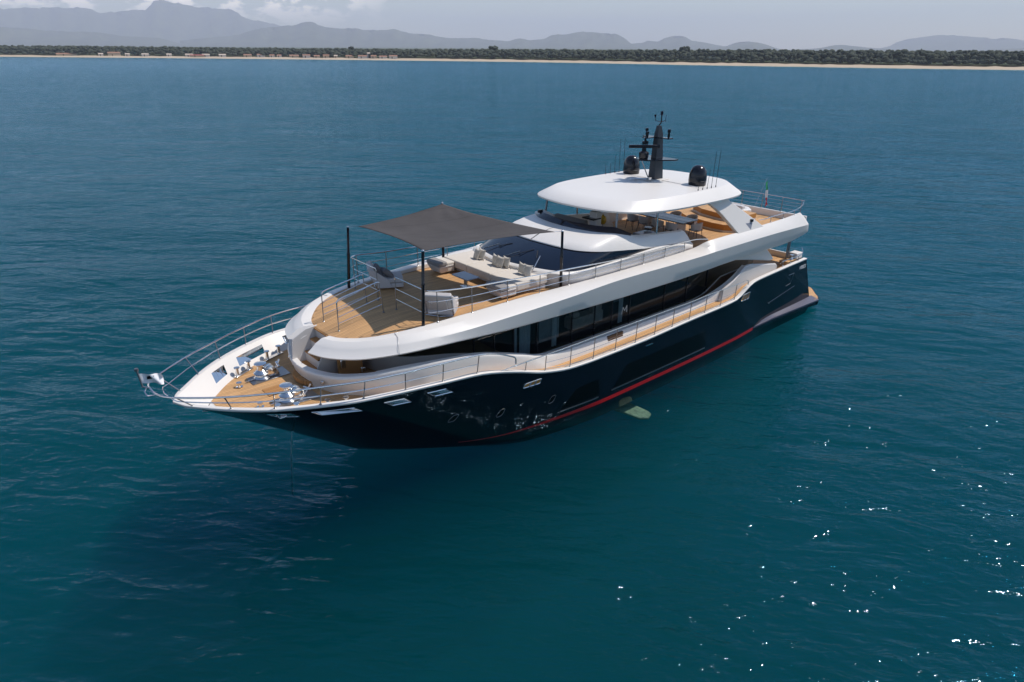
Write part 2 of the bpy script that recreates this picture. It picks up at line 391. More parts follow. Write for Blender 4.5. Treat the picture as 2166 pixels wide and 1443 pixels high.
def blob_template(seed):
    b = bmesh.new(); bmesh.ops.create_icosphere(b, subdivisions=2, radius=1.0)
    r = random.Random(seed); ph = [(Vector((r.uniform(-1, 1), r.uniform(-1, 1), r.uniform(-1, 1))) * 3.2, r.uniform(0, 6)) for _ in range(7)]
    for v in b.verts:
        k = 1 + sum(0.085 * sin(v.co.dot(d) * 1.7 + p) for d, p in ph)
        if v.co.z < -0.25: v.co.z = -0.25 - (v.co.z + .25) * -0.25
        v.co *= k
    b.verts.ensure_lookup_table()
    V = np.array([v.co[:] for v in b.verts]); Fc = np.array([[v.index for v in f.verts] for f in b.faces]); b.free()
    return V, Fc
TEMPL = [blob_template(s) for s in range(8)]
def leaf_mat(name, c0, c1):
    mt, nt, b = newmat(name)
    geo = node(nt, 'ShaderNodeNewGeometry')
    nz = node(nt, 'ShaderNodeTexNoise', ins={0: geo.outputs['Position'], 'Scale': 0.9, 'Detail': 4.0})
    k = mth(nt, 'MULTIPLY_ADD', geo.outputs['Random Per Island'], 0.6, mth(nt, 'MULTIPLY_ADD', nz.outputs['Fac'], 1.0, -0.3))
    mx = node(nt, 'ShaderNodeMix', data_type='RGBA', ins={0: k, 6: (*c0, 1), 7: (*c1, 1)})
    nt.links.new(mx.outputs[2], b.inputs['Base Color']); b.inputs['Roughness'].default_value = 0.9
    b.inputs['Specular IOR Level'].default_value = 0.15
    n2 = node(nt, 'ShaderNodeTexNoise', ins={0: geo.outputs['Position'], 'Scale': 1.6, 'Detail': 5.0})
    bp = node(nt, 'ShaderNodeBump', ins={'Strength': 1.0, 'Distance': 0.9, 'Height': n2.outputs['Fac']})
    nt.links.new(bp.outputs[0], b.inputs['Normal'])
    return mt
PINE = leaf_mat('pine_foliage', (0.050, 0.060, 0.042), (0.082, 0.092, 0.060))
BARK = M('dark_bark', (0.05, 0.038, 0.028), 0.95, var=0.2)
VS = []; FS = []; off = 0
def add_blob(c, rx, ry, rz, ti):
    global off
    V, Fc = TEMPL[ti % 8]; a = nr.uniform(0, 6.28); ca, sa = cos(a), sin(a)
    P_ = np.stack([(V[:, 0] * ca - V[:, 1] * sa) * rx, (V[:, 0] * sa + V[:, 1] * ca) * ry, V[:, 2] * rz], 1) + np.array(c)
    VS.append(P_); FS.append(Fc + off); off += len(V)
hmod = pchip([(172, 11.5), (194.7, 11.5), (205, 11.2), (212, 11.0), (222, 10.0), (229.4, 9.8), (238, 9.2), (250, 9.6), (264, 10.8), (284, 11)])
for rowi, o in enumerate((40, 45, 51, 58, 67, 78, 92, 110, 135)):
    a = 186.0
    while a < 274:
        d = shore_d(a) + o + nr.uniform(-3, 3)
        step = nr.uniform(2.2, 5.2) * (1 + rowi * 0.06); a += math.degrees(step / d)
        hh = hmod(a) * nr.uniform(0.74, 1.02) * (0.62 + 0.14 * min(rowi, 2.7)) * (1.0 if rowi else nr.uniform(.5, 1))
        cw = nr.uniform(1.5, 3.5)
        x, y, _ = polar(a, d)
        add_blob((x, y, 2.4 + hh - cw * 0.62), cw, cw, cw * 0.72, nr.randint(8))
        for _ in range(2):
            add_blob((x + nr.uniform(-2, 2), y + nr.uniform(-2, 2), 2.2 + hh * nr.uniform(.3, .7)), cw * .8, cw * .8, hh * .34, nr.randint(8))
me = bpy.data.meshes.new('coastal_wood'); VV = np.concatenate(VS); FF = np.concatenate(FS)
me.from_pydata(VV.tolist(), [], FF.tolist()); me.polygons.foreach_set('use_smooth', [True] * len(FF)); me.materials.append(PINE)
wood = bpy.data.objects.new('coastal_wood', me); COL.objects.link(wood); tag(wood, kind='stuff')

def pine(a, o, h, cw, label):
    d = shore_d(a) + o; x, y, _ = polar(a, d)
    t = empty('pine_tree', (x, y, 3.0), label, 'pine tree', 'pines rising above the coastal wood')
    q = MB()
    q.tube([(0, 0, 0), (.15, .1, h * .4), (.1, .3, h * .72), (0, .2, h * .9)], [.35, .28, .2, .08], 6)
    for k in range(5):
        an = k * 1.26; q.tube([(0.1, .2, h * .6), (cos(an) * cw * .4, sin(an) * cw * .4, h * .72), (cos(an) * cw * .7, sin(an) * cw * .7, h * .84)], [.12, .08, .03], 5)
    q.build('trunk', BARK, t)
    vs = []; fs = []; of = 0
    for k in range(26):
        V, Fc = TEMPL[k % 8]; r = nr.uniform(.22, .42) * cw; an = nr.uniform(0, 6.28); rr = cw * math.sqrt(nr.uniform(0, .7))
        zz = h * .80 + nr.uniform(-.12, .16) * h * (1 - (rr / cw) ** 2 * .6)
        vs.append(V * np.array([r, r, r * .7]) + np.array([cos(an) * rr, sin(an) * rr, zz])); fs.append(Fc + of); of += len(V)
    me = bpy.data.meshes.new('crown'); me.from_pydata(np.concatenate(vs).tolist(), [], np.concatenate(fs).tolist())
    me.polygons.foreach_set('use_smooth', [True] * len(me.polygons)); me.materials.append(PINE)
    c = bpy.data.objects.new('crown', me); COL.objects.link(c); c.parent = t
pine(241.7, 62, 11.2, 3.4, 'dark narrow pine standing taller than the wood, behind the orange-roofed beach huts')
pine(230.9, 66, 12.2, 6.0, 'broad round-crowned pine rising above the wood, to the right of the beach huts')
pine(216.3, 60, 12.4, 5.5, 'rounded pale pine standing a little above the wood behind the open sand')

# beach huts
HW = [M('hut_white_wall', (0.6, 0.56, 0.5), 0.8), M('hut_cream_wall', (0.5, 0.40, 0.28), 0.8)]
HR = [M('hut_orange_roof', (0.33, 0.17, 0.11), 0.85, var=0.15), M('hut_pale_roof', (0.55, 0.45, 0.36), 0.85), M('hut_red_roof', (0.30, 0.08, 0.07), 0.85)]
def hut(a, o, wd, dp, hh, wi, ri, label, grp):
    d = shore_d(a) + o; x, y, _ = polar(a, d)
    t = empty('beach_hut', (x, y, 1.5), label, 'beach hut', grp); t.rotation_euler = (0, 0, R_(a))
    q = MB(); q.box((0, 0, hh * .5 - .4), (dp, wd, hh + .8)); q.build('wall', HW[wi], t)
    q = MB(); e = .35
    q.add([(-dp / 2 - e, -wd / 2 - e, hh), (dp / 2 + e, -wd / 2 - e, hh), (dp / 2 + e, wd / 2 + e, hh), (-dp / 2 - e, wd / 2 + e, hh), (0, -wd / 2, hh + 1.1), (0, wd / 2, hh + 1.1)],
          [(0, 1, 2, 3), (0, 4, 1), (1, 4, 5, 2), (2, 5, 3), (3, 5, 4, 0)]); q.build('roof', HR[ri], t)
    q = MB(); q.box((-dp / 2 - .03, wd * .15, 1.0), (.05, 1.1, 2.0)); q.build('door', BROWNWALL, t)
LO = 'low beach hut with an orange roof, on the sand before the dark wood'
LP = 'small pale-roofed beach hut on the sand before the dark wood'
a = 238.6
while a < 249.6:
    ri = rng.choice((0, 0, 0, 1)); wd = rng.uniform(5, 11) if ri == 0 else rng.uniform(3, 6)
    hut(a, rng.uniform(24, 33), wd, 4, rng.uniform(1.9, 2.6), rng.randint(0, 1), ri, LO if ri == 0 else LP, 'orange-roofed beach huts' if ri == 0 else 'pale-roofed beach huts')
    a += math.degrees((wd + rng.uniform(1.5, 7)) / shore_d(a))
for a in (250.9, 252.0, 253.1, 254.4, 255.9, 257.0, 258.6):
    hut(a, 28, rng.uniform(5, 9), 4, 2.2, 0, 1, LP, 'pale-roofed beach huts')
hut(252.6, 20, 16, 3, 1.5, 1, 2, 'long low red-roofed beach hut nearest the water', 'red-roofed beach hut')
hut(257.8, 30, 14, 5, 3.6, 1, 0, 'two-storey cream beach house with orange roof, left of the other huts', 'beach house')
hut(260.6, 30, 22, 5, 2.0, 1, 0, 'longest low orange-roofed beach hut, far left on the sand', 'far left beach hut')
hut(240.3, 42, 9, 5, 5.0, 0, 1, 'white two-storey beach house among the orange-roofed huts', 'white beach house')

RIDGES = {
  'A': (17000, [(266.42, 616), (263.59, 628), (261.05, 667), (258.93, 677), (258.41, 640), (258.03, 592), (257.46, 613), (256.45, 655), (255.58, 670), (255.01, 752), (254.75, 840), (254.16, 853), (253.45, 816), (252.57, 770), (251.38, 735), (250.14, 725), (249.54, 666), (248.96, 560), (248.49, 517), (247.7, 493), (246.42, 405), (245.1, 373), (243.8, 234), (241.79, 46)]),
  'B': (8500, [(266.73, 136), (263.84, 164), (262.36, 152), (260.84, 135), (258.68, 131), (257.04, 99), (255.03, 85), (253.59, 33)]),
  'C': (12500, [(253.56, 82), (251.36, 133), (249.76, 170), (248.41, 255), (246.42, 308), (245.58, 325), (245.06, 367), (244.38, 369), (243.73, 316), (242.72, 283), (241.34, 286), (240.65, 267), (239.61, 262), (238.54, 278), (237.84, 251), (236.78, 210), (236.07, 211), (235.0, 169), (233.73, 150), (232.46, 158), (231.37, 131), (229.44, 104), (228.45, 47)]),
  'D': (10000, [(232.47, 30), (230.28, 73), (229.55, 97), (228.82, 127), (228.09, 105), (227.0, 123), (226.28, 170), (225.2, 182), (223.94, 212), (223.04, 201), (221.6, 185), (220.87, 139), (220.31, 71), (219.39, 19)]),
  'E': (10500, [(221.9, 11), (220.48, 67), (219.42, 86), (219.08, 111), (218.37, 99), (217.7, 153), (217.01, 172), (216.49, 166), (215.77, 113), (214.89, 90), (213.85, 55), (213.16, 38), (211.8, 9)]),
  'F': (8800, [(215.18, 7), (213.5, 33), (212.52, 79), (211.87, 89), (210.52, 60), (209.84, 26), (209.33, 7)]),
  'G': (9500, [(211.12, 0), (209.49, 2), (208.21, 13), (207.27, 19), (205.45, 62), (204.83, 52), (203.61, 33), (201.83, 15), (200.12, 6)]),
  'H': (16500, [(203.59, 12), (202.45, 75), (201.94, 161), (200.85, 229), (199.77, 270), (198.96, 277), (198.13, 252), (197.07, 235), (196.4, 203), (196.04, 227), (194.84, 178), (193.46, 108), (191.52, 33)]),
  'I': (11500, [(197.4, 3), (196.38, 21), (195.37, 34), (193.91, 52), (191.52, 27)]),
}
def hill_mat(name, c):
    mt, nt, b = newmat(name); geo = node(nt, 'ShaderNodeNewGeometry')
    nz = node(nt, 'ShaderNodeTexNoise', ins={0: geo.outputs['Position'], 'Scale': 0.004, 'Detail': 7.0})
    cr = node(nt, 'ShaderNodeValToRGB', ins={0: nz.outputs['Fac']})
    cr.color_ramp.elements[0].position = .35; cr.color_ramp.elements[0].color = (c[0] * .6, c[1] * .6, c[2] * .6, 1)
    cr.color_ramp.elements[1].position = .72; cr.color_ramp.elements[1].color = (c[0] * 1.7, c[1] * 1.6, c[2] * 1.5, 1)
    nt.links.new(cr.outputs[0], b.inputs['Base Color']); b.inputs['Roughness'].default_value = .95; b.inputs['Specular IOR Level'].default_value = .1
    return mt
HILL = hill_mat('wooded_hillside', (0.055, 0.065, 0.032))
def ridge(key):
    D, pts = RIDGES[key]; kd = {'B': 1.45, 'F': 1.3, 'D': 1.2, 'E': 1.2, 'G': 1.2}.get(key, 1.0); D = D * kd; pts = [(a, (z - 14) * kd + 14) for a, z in pts]; a0, a1 = pts[-1][0], pts[0][0]; fz = pchip(pts)
    n = int((a1 - a0) / 0.12) + 1; rows = []
    r = np.random.RandomState(ord(key)); ph = r.uniform(0, 6.28, 24)
    for i in range(n):
        a = a0 + (a1 - a0) * i / (n - 1); hz = max(fz(a), 2.0)
        hz += hz * 0.012 * sum(sin(a * (4 + 3.1 * q) + ph[q]) / (1 + q * .5) for q in range(6))
        row = []
        for k, (dd, s) in enumerate(((-.17, -.01), (-.13, .10), (-.10, .26), (-.07, .46), (-.04, .68), (-.018, .87), (0, 1), (.03, .8), (.09, .35), (.13, -.01))):
            gu = sum(sin(a * (1.3 + 1.1 * q) + ph[q + 8] + k * .9) for q in range(4)) * .008 * (0 if k in (0, 6, 9) else 1)
            row.append(polar(a, D * (1 + dd + gu), hz * s if s > 0 else -2.0))
        rows.append(row)
    return rows
q = MB()
for k in RIDGES: q.loft(ridge(k))
hills = q.build('hills', HILL, smooth=60); tag(hills, kind='structure')

# ------------------------------------------------------------------ haze
def haze():
    mt = bpy.data.materials.new('sea_haze'); mt.use_nodes = True; nt = mt.node_tree; nt.nodes.clear()
    out = nt.nodes.new('ShaderNodeOutputMaterial')
    v = node(nt, 'ShaderNodeVolumePrincipled', ins={'Color': (0.82, 0.85, 0.985, 1), 'Density': HAZE_D, 'Anisotropy': 0.0})
    nt.links.new(v.outputs[0], out.inputs['Volume'])
    q = MB(); q.box((0, 0, 442), (40000, 40000, 914)); o = q.build('haze', mt, smooth=0); tag(o, kind='stuff')
HAZE_D = 0.0001
haze()

# ------------------------------------------------------------------ yacht
Y = empty('motor_yacht', (0, 0, 0), 'large navy-hulled motor yacht with white decks lying at anchor on the calm sea', 'yacht')
def part(mb, name, mat, parent=None, join=False, **k):
    """one object per separate piece of the builder's mesh (join=True keeps touching pieces of one fitting together)"""
    n = len(mb.v); key = {}; par = list(range(n))
    def find(i):
        while par[i] != i: par[i] = par[par[i]]; i = par[i]
        return i
    for i, v in enumerate(mb.v):
        kk = (round(v[0], 4), round(v[1], 4), round(v[2], 4))
        if kk in key: par[find(i)] = find(key[kk])
        else: key[kk] = i
    for f_ in mb.f:
        for i in f_[1:]: par[find(i)] = find(f_[0])
    groups = {}
    for f_ in mb.f: groups.setdefault(find(f_[0]), []).append(f_)
    if join or len(groups) == 1: return mb.build(name, mat, parent or Y, **k)
    first = None
    for g in groups.values():
        ids = sorted({i for f_ in g for i in f_}); mp_ = {i: j for j, i in enumerate(ids)}
        q_ = MB(); q_.v = [mb.v[i] for i in ids]; q_.f = [tuple(mp_[i] for i in f_) for f_ in g]
        o = q_.build(name, mat, parent or Y, **k); first = first or o
    return first
zs = pchip([(-13.6, 3.45), (-9.98, 3.45), (-7.1, 3.42), (-5.3, 3.36), (-4.75, 3.22), (-4.2, 2.93), (-3.7, 2.74), (-2.4, 2.66), (0, 2.61), (3.7, 2.5), (6.4, 2.51), (7.7, 2.57), (9.1, 2.82), (10.4, 3.24), (11.3, 3.5), (12.2, 3.69), (13.6, 3.82), (15, 3.93), (16.4, 4.0), (20, 4.03), (20.95, 4.06)])
ysh = pchip([(-13.6, 3.5), (-10.7, 3.68), (-8, 3.8), (-4, 3.9), (10, 3.9), (12, 3.88), (13.6, 3.83), (15, 3.74), (16.4, 3.52), (17.6, 3.04), (18.75, 2.40), (19.75, 1.58), (20.35, .92), (20.75, .45), (20.95, 0.0)])
ywl = pchip([(-13.6, 3.12), (-12, 3.2), (-8, 3.3), (-6.4, 3.45), (-5, 3.57), (0, 3.72), (5, 3.76), (7, 3.62), (9.84, 3.22), (11.1, 2.78), (12.4, 2.05), (13.5, 1.33), (14.5, .55), (15.08, 0.0)])
XF0, XF1, ZB = 15.08, 20.95, 4.06
def xaft(z): return -10.7 - max(0.0, 3.45 - z) * 0.78
def xfor(z): return XF0 + (XF1 - XF0) * z / ZB
XA1, XA0 = -10.7, -13.39
def hull_t(t, z):
    xs_ = XA1 + (XF1 - XA1) * t; xw = XA0 + (XF0 - XA0) * t
    h = min(max(z / zs(xs_), 0), 1)
    return Vector((xw + (xs_ - xw) * h, ywl(xw) + (ysh(xs_) - ywl(xw)) * h ** 1.15, z))
def hull_xz(x, z, side=1, out=0.0):
    a, b = -.05, 1.05
    for _ in range(40):
        t = (a + b) / 2
        if hull_t(t, z).x < x: a = t
        else: b = t
    p = hull_t(t, z)
    if out:
        e = 0.01; a = hull_t(t + e, z) - hull_t(t - e, z); b = hull_t(t, z + .02) - hull_t(t, z - .02)
        n = b.cross(a).normalized(); n = n if n.y > 0 else -n; p = p + n * out
    return Vector((p.x, p.y * side, p.z))
HX = [(18.75, 19.3), (17.05, 18.2), (15.5, 16.15), (13.95, 14.65)]    # fairlead openings through both bulwarks
T_of = lambda x: (x - XA1) / (XF1 - XA1)
xst = list(np.arange(-10.7, 12.5, .35)) + list(np.arange(12.5, 20.7, .22)) + [20.75, 20.85, 20.92, 20.95]
for a, b in HX: xst = [x for x in xst if not (a - .1 < x < b + .1)] + list(np.linspace(a, b, 5))
xst = sorted(xst)
def in_hole(i):
    x0, x1 = xst[i], xst[i + 1]
    return any(a - 1e-4 <= x0 and x1 <= b + 1e-4 for a, b in HX)
HR = [0, .06, .14, .25, .38, .52, .66, .78, .868, .922, 1.0]
hb = MB(); tun = MB()
for s in (1, -1):
    rows = []
    for x in xst:
        t = T_of(x); col = []
        p0 = hull_t(t, 0.0)
        for zz, k in ((-1.5, .02), (-1.25, .55), (-.6, .93)): col.append((p0.x - max(0, t - .68) * 10 * -zz, p0.y * k * s, zz))
        for h in HR: p = hull_t(t, zs(x) * h); col.append((p.x, p.y * s, p.z))
        rows.append(col)
    hb.loft(rows, skip=lambda i, k: k == 3 + 8 and in_hole(i))
    tr = rows[0]
    hb.add([tr[k] for k in range(len(tr))] + [(q[0], 0, q[2]) for q in tr], [(k, k + 1, len(tr) + k + 1, len(tr) + k) for k in range(len(tr) - 1)])
hull = part(hb, 'hull', NAVY, smooth=40)
# bulwark: cap rail, sloping inner face, deck
CAPW = 0.17
zdk = pchip([(-13, 3.2), (-8, 3.2), (-5.0, 3.1), (-3.7, 2.69), (0, 2.57), (6, 2.47), (7.7, 2.51), (9.1, 2.75), (10.4, 3.12), (11.3, 3.36), (12.2, 3.45), (13, 3.46), (21, 3.47)])
def slope_in(x): return min(.62, max(.03, (zs(x) - zdk(x)) * 1.05))
def inner(x, s, f):            # f = 0 at the cap, 1 at the deck
    y = max(ysh(x) - CAPW - slope_in(x) * f, 0.0)
    if x > 13 and f > 0: y = max(min(y, hull_xz(x, zs(x) + .02 + (zdk(x) - zs(x) - .02) * f).y - .10), 0)
    return (x, y * s, max(zs(x) + .02 + (zdk(x) - zs(x) - .02) * f, min((x - 15.08) / 5.87 * 4.06 + .12, zs(x))))
xin = [x for x in xst if x <= 20.3]
cap = MB(); inn = MB()
for s in (1, -1):
    rows = []
    for x in xst:
        y = ysh(x); z = zs(x); yi = max(y - CAPW, 0)
        rows.append([(x, y * s, z - .05), (x + .012 * (x > 20), (y + .018) * s, z - .03), (x + .012 * (x > 20), (y + .018) * s, z + .02), (x, y * s, z + .035), (x, yi * s, z + .035), (x, yi * s, z - .02)])
    cap.loft(rows)
    cols = [xst[i] for i in range(len(xst)) if xst[i] <= 20.93]
    rows = [[inner(x, s, f) for f in (0, .26, .70, 1.0)] for x in cols]
    inn.loft(rows, skip=lambda i, k: k == 1 and in_hole(i))
    for a, b in HX:
        hx = [x for x in xst if a - 1e-4 <= x <= b + 1e-4]
        lo_o = [tuple(Vector(hull_t(T_of(x), zs(x) * .868)) * 1) for x in hx]; up_o = [tuple(hull_t(T_of(x), zs(x) * .922)) for x in hx]
        lo_i = [inner(x, 1, .70) for x in hx]; up_i = [inner(x, 1, .26) for x in hx]
        S_ = lambda L_: [(p[0], p[1] * s, p[2]) for p in L_]
        tun.loft([S_(lo_o), S_(lo_i)]); tun.loft([S_(up_o), S_(up_i)])
        for e in (0, -1): tun.add(S_([lo_o[e], lo_i[e], up_i[e], up_o[e]]), [(0, 1, 2, 3)])
# the deck inside the stem
nose = [(x, ysh(x) - CAPW) for x in np.linspace(20.0, 20.7, 8)]
inn.add([inner(x, 1, 0) for x in (20.2, 20.5)] , [])
bow_fill = MB(); pts = [x for x in xst if x >= 20.7]
bow_fill.loft([[(x, max(ysh(x) - CAPW + .01, 0) * k, zs(x) - .02) for k in (-1, -.5, 0, .5, 1)] for x in pts])
part(cap, 'bulwark_cap', WHITE, smooth=50)
part(inn, 'bulwark_lining', WHITE, smooth=40)
part(bow_fill, 'bow_plate', WHITE, smooth=40)
for a, b in HX:
    pass
part(tun, 'fairlead_lining', STEEL, smooth=30)
dk = MB(); rows = []
for x in [x for x in xst if x <= 19.98]:
    yy = inner(x, 1, 1.0)[1]
    if x > 18.9: yy = min(yy, 1.52 * max(0, (20.02 - x) / 1.12) ** .62)
    rows.append([(x, yy * k, zdk(x) + (.004 if x < 18.9 else .010)) for k in (-1, -.5, 0, .5, 1)])
dk.loft(rows); part(dk, 'main_deck', TEAK, smooth=0)
wd = MB(); wd.loft([[(x, inner(x, 1, 1.0)[1] * k, zdk(x) - .005) for k in (-1, -.5, 0, .5, 1)] for x in xst if 18.6 <= x <= 20.56])
part(wd, 'bow_deck_edge', WHITE, smooth=0)
# red boot stripe and grey spray rail
def hull_band(x0, x1, z0, z1, out, s, n=60, fz=None):
    rows = []
    for i in range(n + 1):
        x = x0 + (x1 - x0) * i / n; k = 1 if fz is None else fz(i / n)
        zc = (z0 + z1) / 2; hh = (z1 - z0) / 2 * k
        a = hull_xz(x, zc - hh, s, out); b = hull_xz(x, zc + hh, s, out); c = hull_xz(x, zc - hh, s, -.01); d = hull_xz(x, zc + hh, s, -.01)
        rows.append([tuple(q) for q in (c, a, b, d)])
    return rows
for s in (1, -1):
    q = MB(); q.loft(hull_band(-6.5, 12.2, .25, .42, .006, s, 80, lambda k: 1 if k < .7 else max(.10, 1 - (k - .7) * 3.2))); part(q, 'boot_stripe', RED, hull, smooth=30)
    q = MB(); q.loft(hull_band(-1.7, 5.1, .655, .70, .02, s)); part(q, 'spray_rail', DSTEEL, hull)
    q = MB(); q.loft(hull_band(5.9, 8.0, .60, .64, .02, s)); part(q, 'spray_rail', DSTEEL, hull)
    # large flush hull windows
    for x0, x1, x2, x3 in ((-1.55, 4.3, -1.75, 5.0), (5.95, 7.3, 5.85, 8.0)):
        q = MB(); rows = []
        for i in range(41):
            k = i / 40; xt = x0 + (x1 - x0) * k; xb = x2 + (x3 - x2) * k
            zt = 1.66 if x0 < 0 else 1.5
            rows.append([tuple(hull_xz(xb + (xt - xb) * f, .74 + (zt - .74) * f, s, .004)) for f in (0, .25, .5, .75, 1)])
        q.loft(rows); part(q, 'hull_window', HULLGLASS, hull, smooth=40)
    # portholes with steel rims
    for xc, zc in ((13.0, 2.05), (11.0, 1.62), (8.55, 1.42)):
        loop = [(-.30, -.20), (.02, -.22), (.20, -.05), (.28, .20), (-.02, .22), (-.22, .05)]
        lp = smooth_path([hull_xz(xc - a * .55, zc + b * .68, s, .010) for a, b in loop], 4, True)
        q = MB(); q.tube(lp, .007, 6, True); ph = part(q, 'porthole', DSTEEL, hull)
        q = MB(); q.add([tuple(p + Vector((0, -.006 * s, 0))) for p in lp], [tuple(range(len(lp)))]); part(q, 'pane', HULLGLASS, ph, smooth=0)
    # mooring fairleads amidships and aft: steel frame, rollers, gold plate
    for x0, x1, z0, z1 in ((9.35, 10.15, 2.42, 2.64), (-4.95, -4.15, 2.50, 2.86)):
        if x0 > 0: z0, z1 = 2.42, 2.62
        c4 = [hull_xz(x, z, s, .012) for x, z in ((x0, z0), (x1, z0 + .03), (x1 - .08, z1), (x0 - .06, z1))]
        q = MB(); q.tube([c4[i].lerp(c4[(i + 1) % 4], f) for i in range(4) for f in (.08, .5, .92)], .022, 6, True); fl_ = part(q, 'fairlead', STEEL)
        q = MB(); q.add([tuple(p - Vector((0, .004 * s, 0))) for p in c4], [(0, 1, 2, 3)]); part(q, 'plate', AMBER, fl_, smooth=0)
        q = MB()
        for k in (.3, .62):
            a = c4[0].lerp(c4[1], k); b = c4[3].lerp(c4[2], k); q.tube([a, b], .035, 8)
        part(q, 'roller', DSTEEL, fl_)
    for hi, (a, b) in enumerate(HX):
        c = [hull_t(T_of(x), zs(x) * f) for x, f in ((a, .866), (b, .866), (b, .924), (a, .924))]
        q = MB(); q.tube([(p.x, p.y * s, p.z) for p in c], .022, 6, True); fl_ = part(q, 'fairlead', STEEL)
        if hi in (0, 2):
            q = MB()
            for k in (.33, .66):
                x = a + (b - a) * k; p = inner(x, s, .68); u = inner(x, s, .28)
                q.tube([(p[0], p[1] + .05 * s, p[2]), (u[0], u[1] + .05 * s, u[2])], .022, 8)
            part(q, 'roller', STEEL, fl_)
q = MB()
for s in (1, -1): q.box(tuple(hull_xz(2.9, 2.2, s, .01)), (.45, .03, .045))
part(q, 'vent_slot', STEEL)
q = MB()
for s in (1, -1):
    lp = [hull_xz(x, z, s, .008) for x, z in ((-9.0, 2.85), (-9.6, 2.85), (-9.55, 2.25), (-9.05, 2.2))]
    q.tube([lp[0], lp[1]], .012, 5); q.tube([lp[1], lp[2]], .008, 5); q.tube([lp[2], lp[3]], .012, 5)
    q.tube([hull_xz(-7.6, 1.55, s, .006), hull_xz(-10.2, 1.95, s, .006)], .008, 5)
    q.lathe([(.0, -.02), (.05, -.02), (.05, .02), (0, .02)], tuple(hull_xz(-7.6, 1.55, s, .01)), 10)
part(q, 'hatch_outline', DSTEEL, hull)
# stern ledge, swim platform
q = MB(); q3 = MB()
for s in (1, -1):
    rows = []
    for i in range(31):
        k = i / 30; x = -6.55 - 6.6 * k; zt = .40 + .12 * min(1, k * 4); yo = 3.44 + .20 * k + .06 * min(1, k * 6)
        hy = hull_xz(x, zt + .16, 1).y
        rows.append([(x, (hy - .02) * s, zt + .12), (x, (yo - .10) * s, zt + .02), (x, yo * s, zt), (x, (yo - .02) * s, zt - .10), (x, (yo - .06) * s, zt - .30), (x, (hy - .2) * s, -.1)])
    q.loft([r[:4] for r in rows]); q3.loft([r[3:] for r in rows])
ledge = part(q, 'stern_ledge', PURPLE, smooth=25); part(q3, 'ledge_underside', NAVY, ledge)
plat = [(-12.3, 3.0), (-12.6, 3.52), (-13.15, 3.66), (-13.6, 3.45), (-13.95, 3.12), (-14.5, 2.68), (-14.85, 2.3), (-15.1, 1.4), (-15.15, 0)]
plat = [tuple(p[:2]) for p in smooth_path([(p[0], p[1], 0) for p in plat], 4)]
full = plat + [(x, -y) for x, y in plat[::-1][1:]]
q = MB(); q.prism(full, .18, .53); part(q, 'swim_platform', NAVY, bevel=.03)
q = MB(); q.prism([(x + .06 * (x < -13), y * .985) for x, y in full], .534, .55); pl = part(q, 'platform_deck', TEAK, smooth=0)
# ---- inner side wall that wraps the foredeck house
UB = [(16.85, 0), (16.80, .55), (16.62, 1.1), (16.40, 1.6), (16.1, 2.0), (15.5, 2.52), (14.6, 2.95), (13.2, 3.25), (11.5, 3.38), (9, 3.40), (8, 3.30), (7, 3.24), (4.7, 3.22), (0.7, 3.20), (-1, 3.20), (-2.4, 3.22), (-3.4, 3.30), (-4.3, 3.38), (-5.1, 3.42)]
UT = [(17.0, 0, 4.10), (16.96, .6, 4.11), (16.80, 1.15, 4.13), (16.58, 1.7, 4.17), (16.25, 2.15, 4.22), (15.6, 2.68, 4.3), (14.66, 3.06, 4.38), (13.2, 3.34, 4.33), (11.7, 3.42, 4.13), (9.8, 3.38, 3.54), (8.8, 3.31, 3.18), (7.6, 3.20, 2.97), (5.75, 3.14, 2.90), (0.7, 3.12, 2.86), (-0.9, 3.12, 2.87), (-2.1, 3.16, 2.94), (-3.1, 3.26, 3.17), (-4.05, 3.36, 3.54), (-5.0, 3.40, 4.08)]
ub = smooth_path([(p[0], p[1], 0) for p in UB], 6); ut = smooth_path(UT, 6)
def urow(b, t, s):
    zb = zdk(b.x) - .03; n = Vector((t.x, t.y)) ; 
    k = .24 if t.x < 12 else .2
    ix = t.x - (k if t.x > 16.3 else k * max(0, (t.x - 14) / 2.3) if t.x > 14 else 0); iy = max(t.y - k * (1 if t.x < 15.5 else .7), 0) if t.y > .3 else t.y * .8
    return [(b.x, b.y * s, zb), (b.x + (t.x - b.x) * .55, (b.y + (t.y - b.y) * .45) * s, zb + (t.z - zb) * .6), (t.x, t.y * s, t.z - .08), (t.x - .01, (t.y - .015) * s, t.z - .025),
            ((t.x * .85 + ix * .15), (t.y * .85 + iy * .15) * s, t.z), (ix, iy * s, t.z + .015), (ix - .01, (iy - .02 * (iy > .1)) * s, t.z - .03), (ix - .05, max(iy - .03, 0) * s, zb)]
q = MB(); rows = [urow(b, t, 1) for b, t in zip(ub, ut)]
rows_s = [urow(b, t, -1) for b, t in zip(ub, ut)]
q.loft(rows_s[::-1][:-1] + rows); part(q, 'side_wall', WHITE, smooth=40)
# fashion plates aft
q = MB()
for s in (1, -1):
    for pts in ([(-4.9, 4.09), (-5.35, 4.11), (-7.9, 3.66), (-8.05, 3.52), (-8.1, 3.1), (-3.0, 2.62), (-3.15, 3.22), (-4.05, 3.55)],):
        q.slab([(x, 3.43 * s, z) for x, z in pts], (0, -s, 0), .16)
part(q, 'fashion_plate', LINER, bevel=.05)
q = MB()
for s in (1, -1): q.slab([(x, 3.25 * s, z) for x, z in [(-3.9, 4.55), (-5.6, 4.24), (-7.6, 3.82), (-7.9, 3.88), (-7.75, 4.02), (-6.7, 4.85), (-3.9, 4.85)]], (0, -s, 0), .3)
part(q, 'overhang_fin', WHITE, bevel=.05)
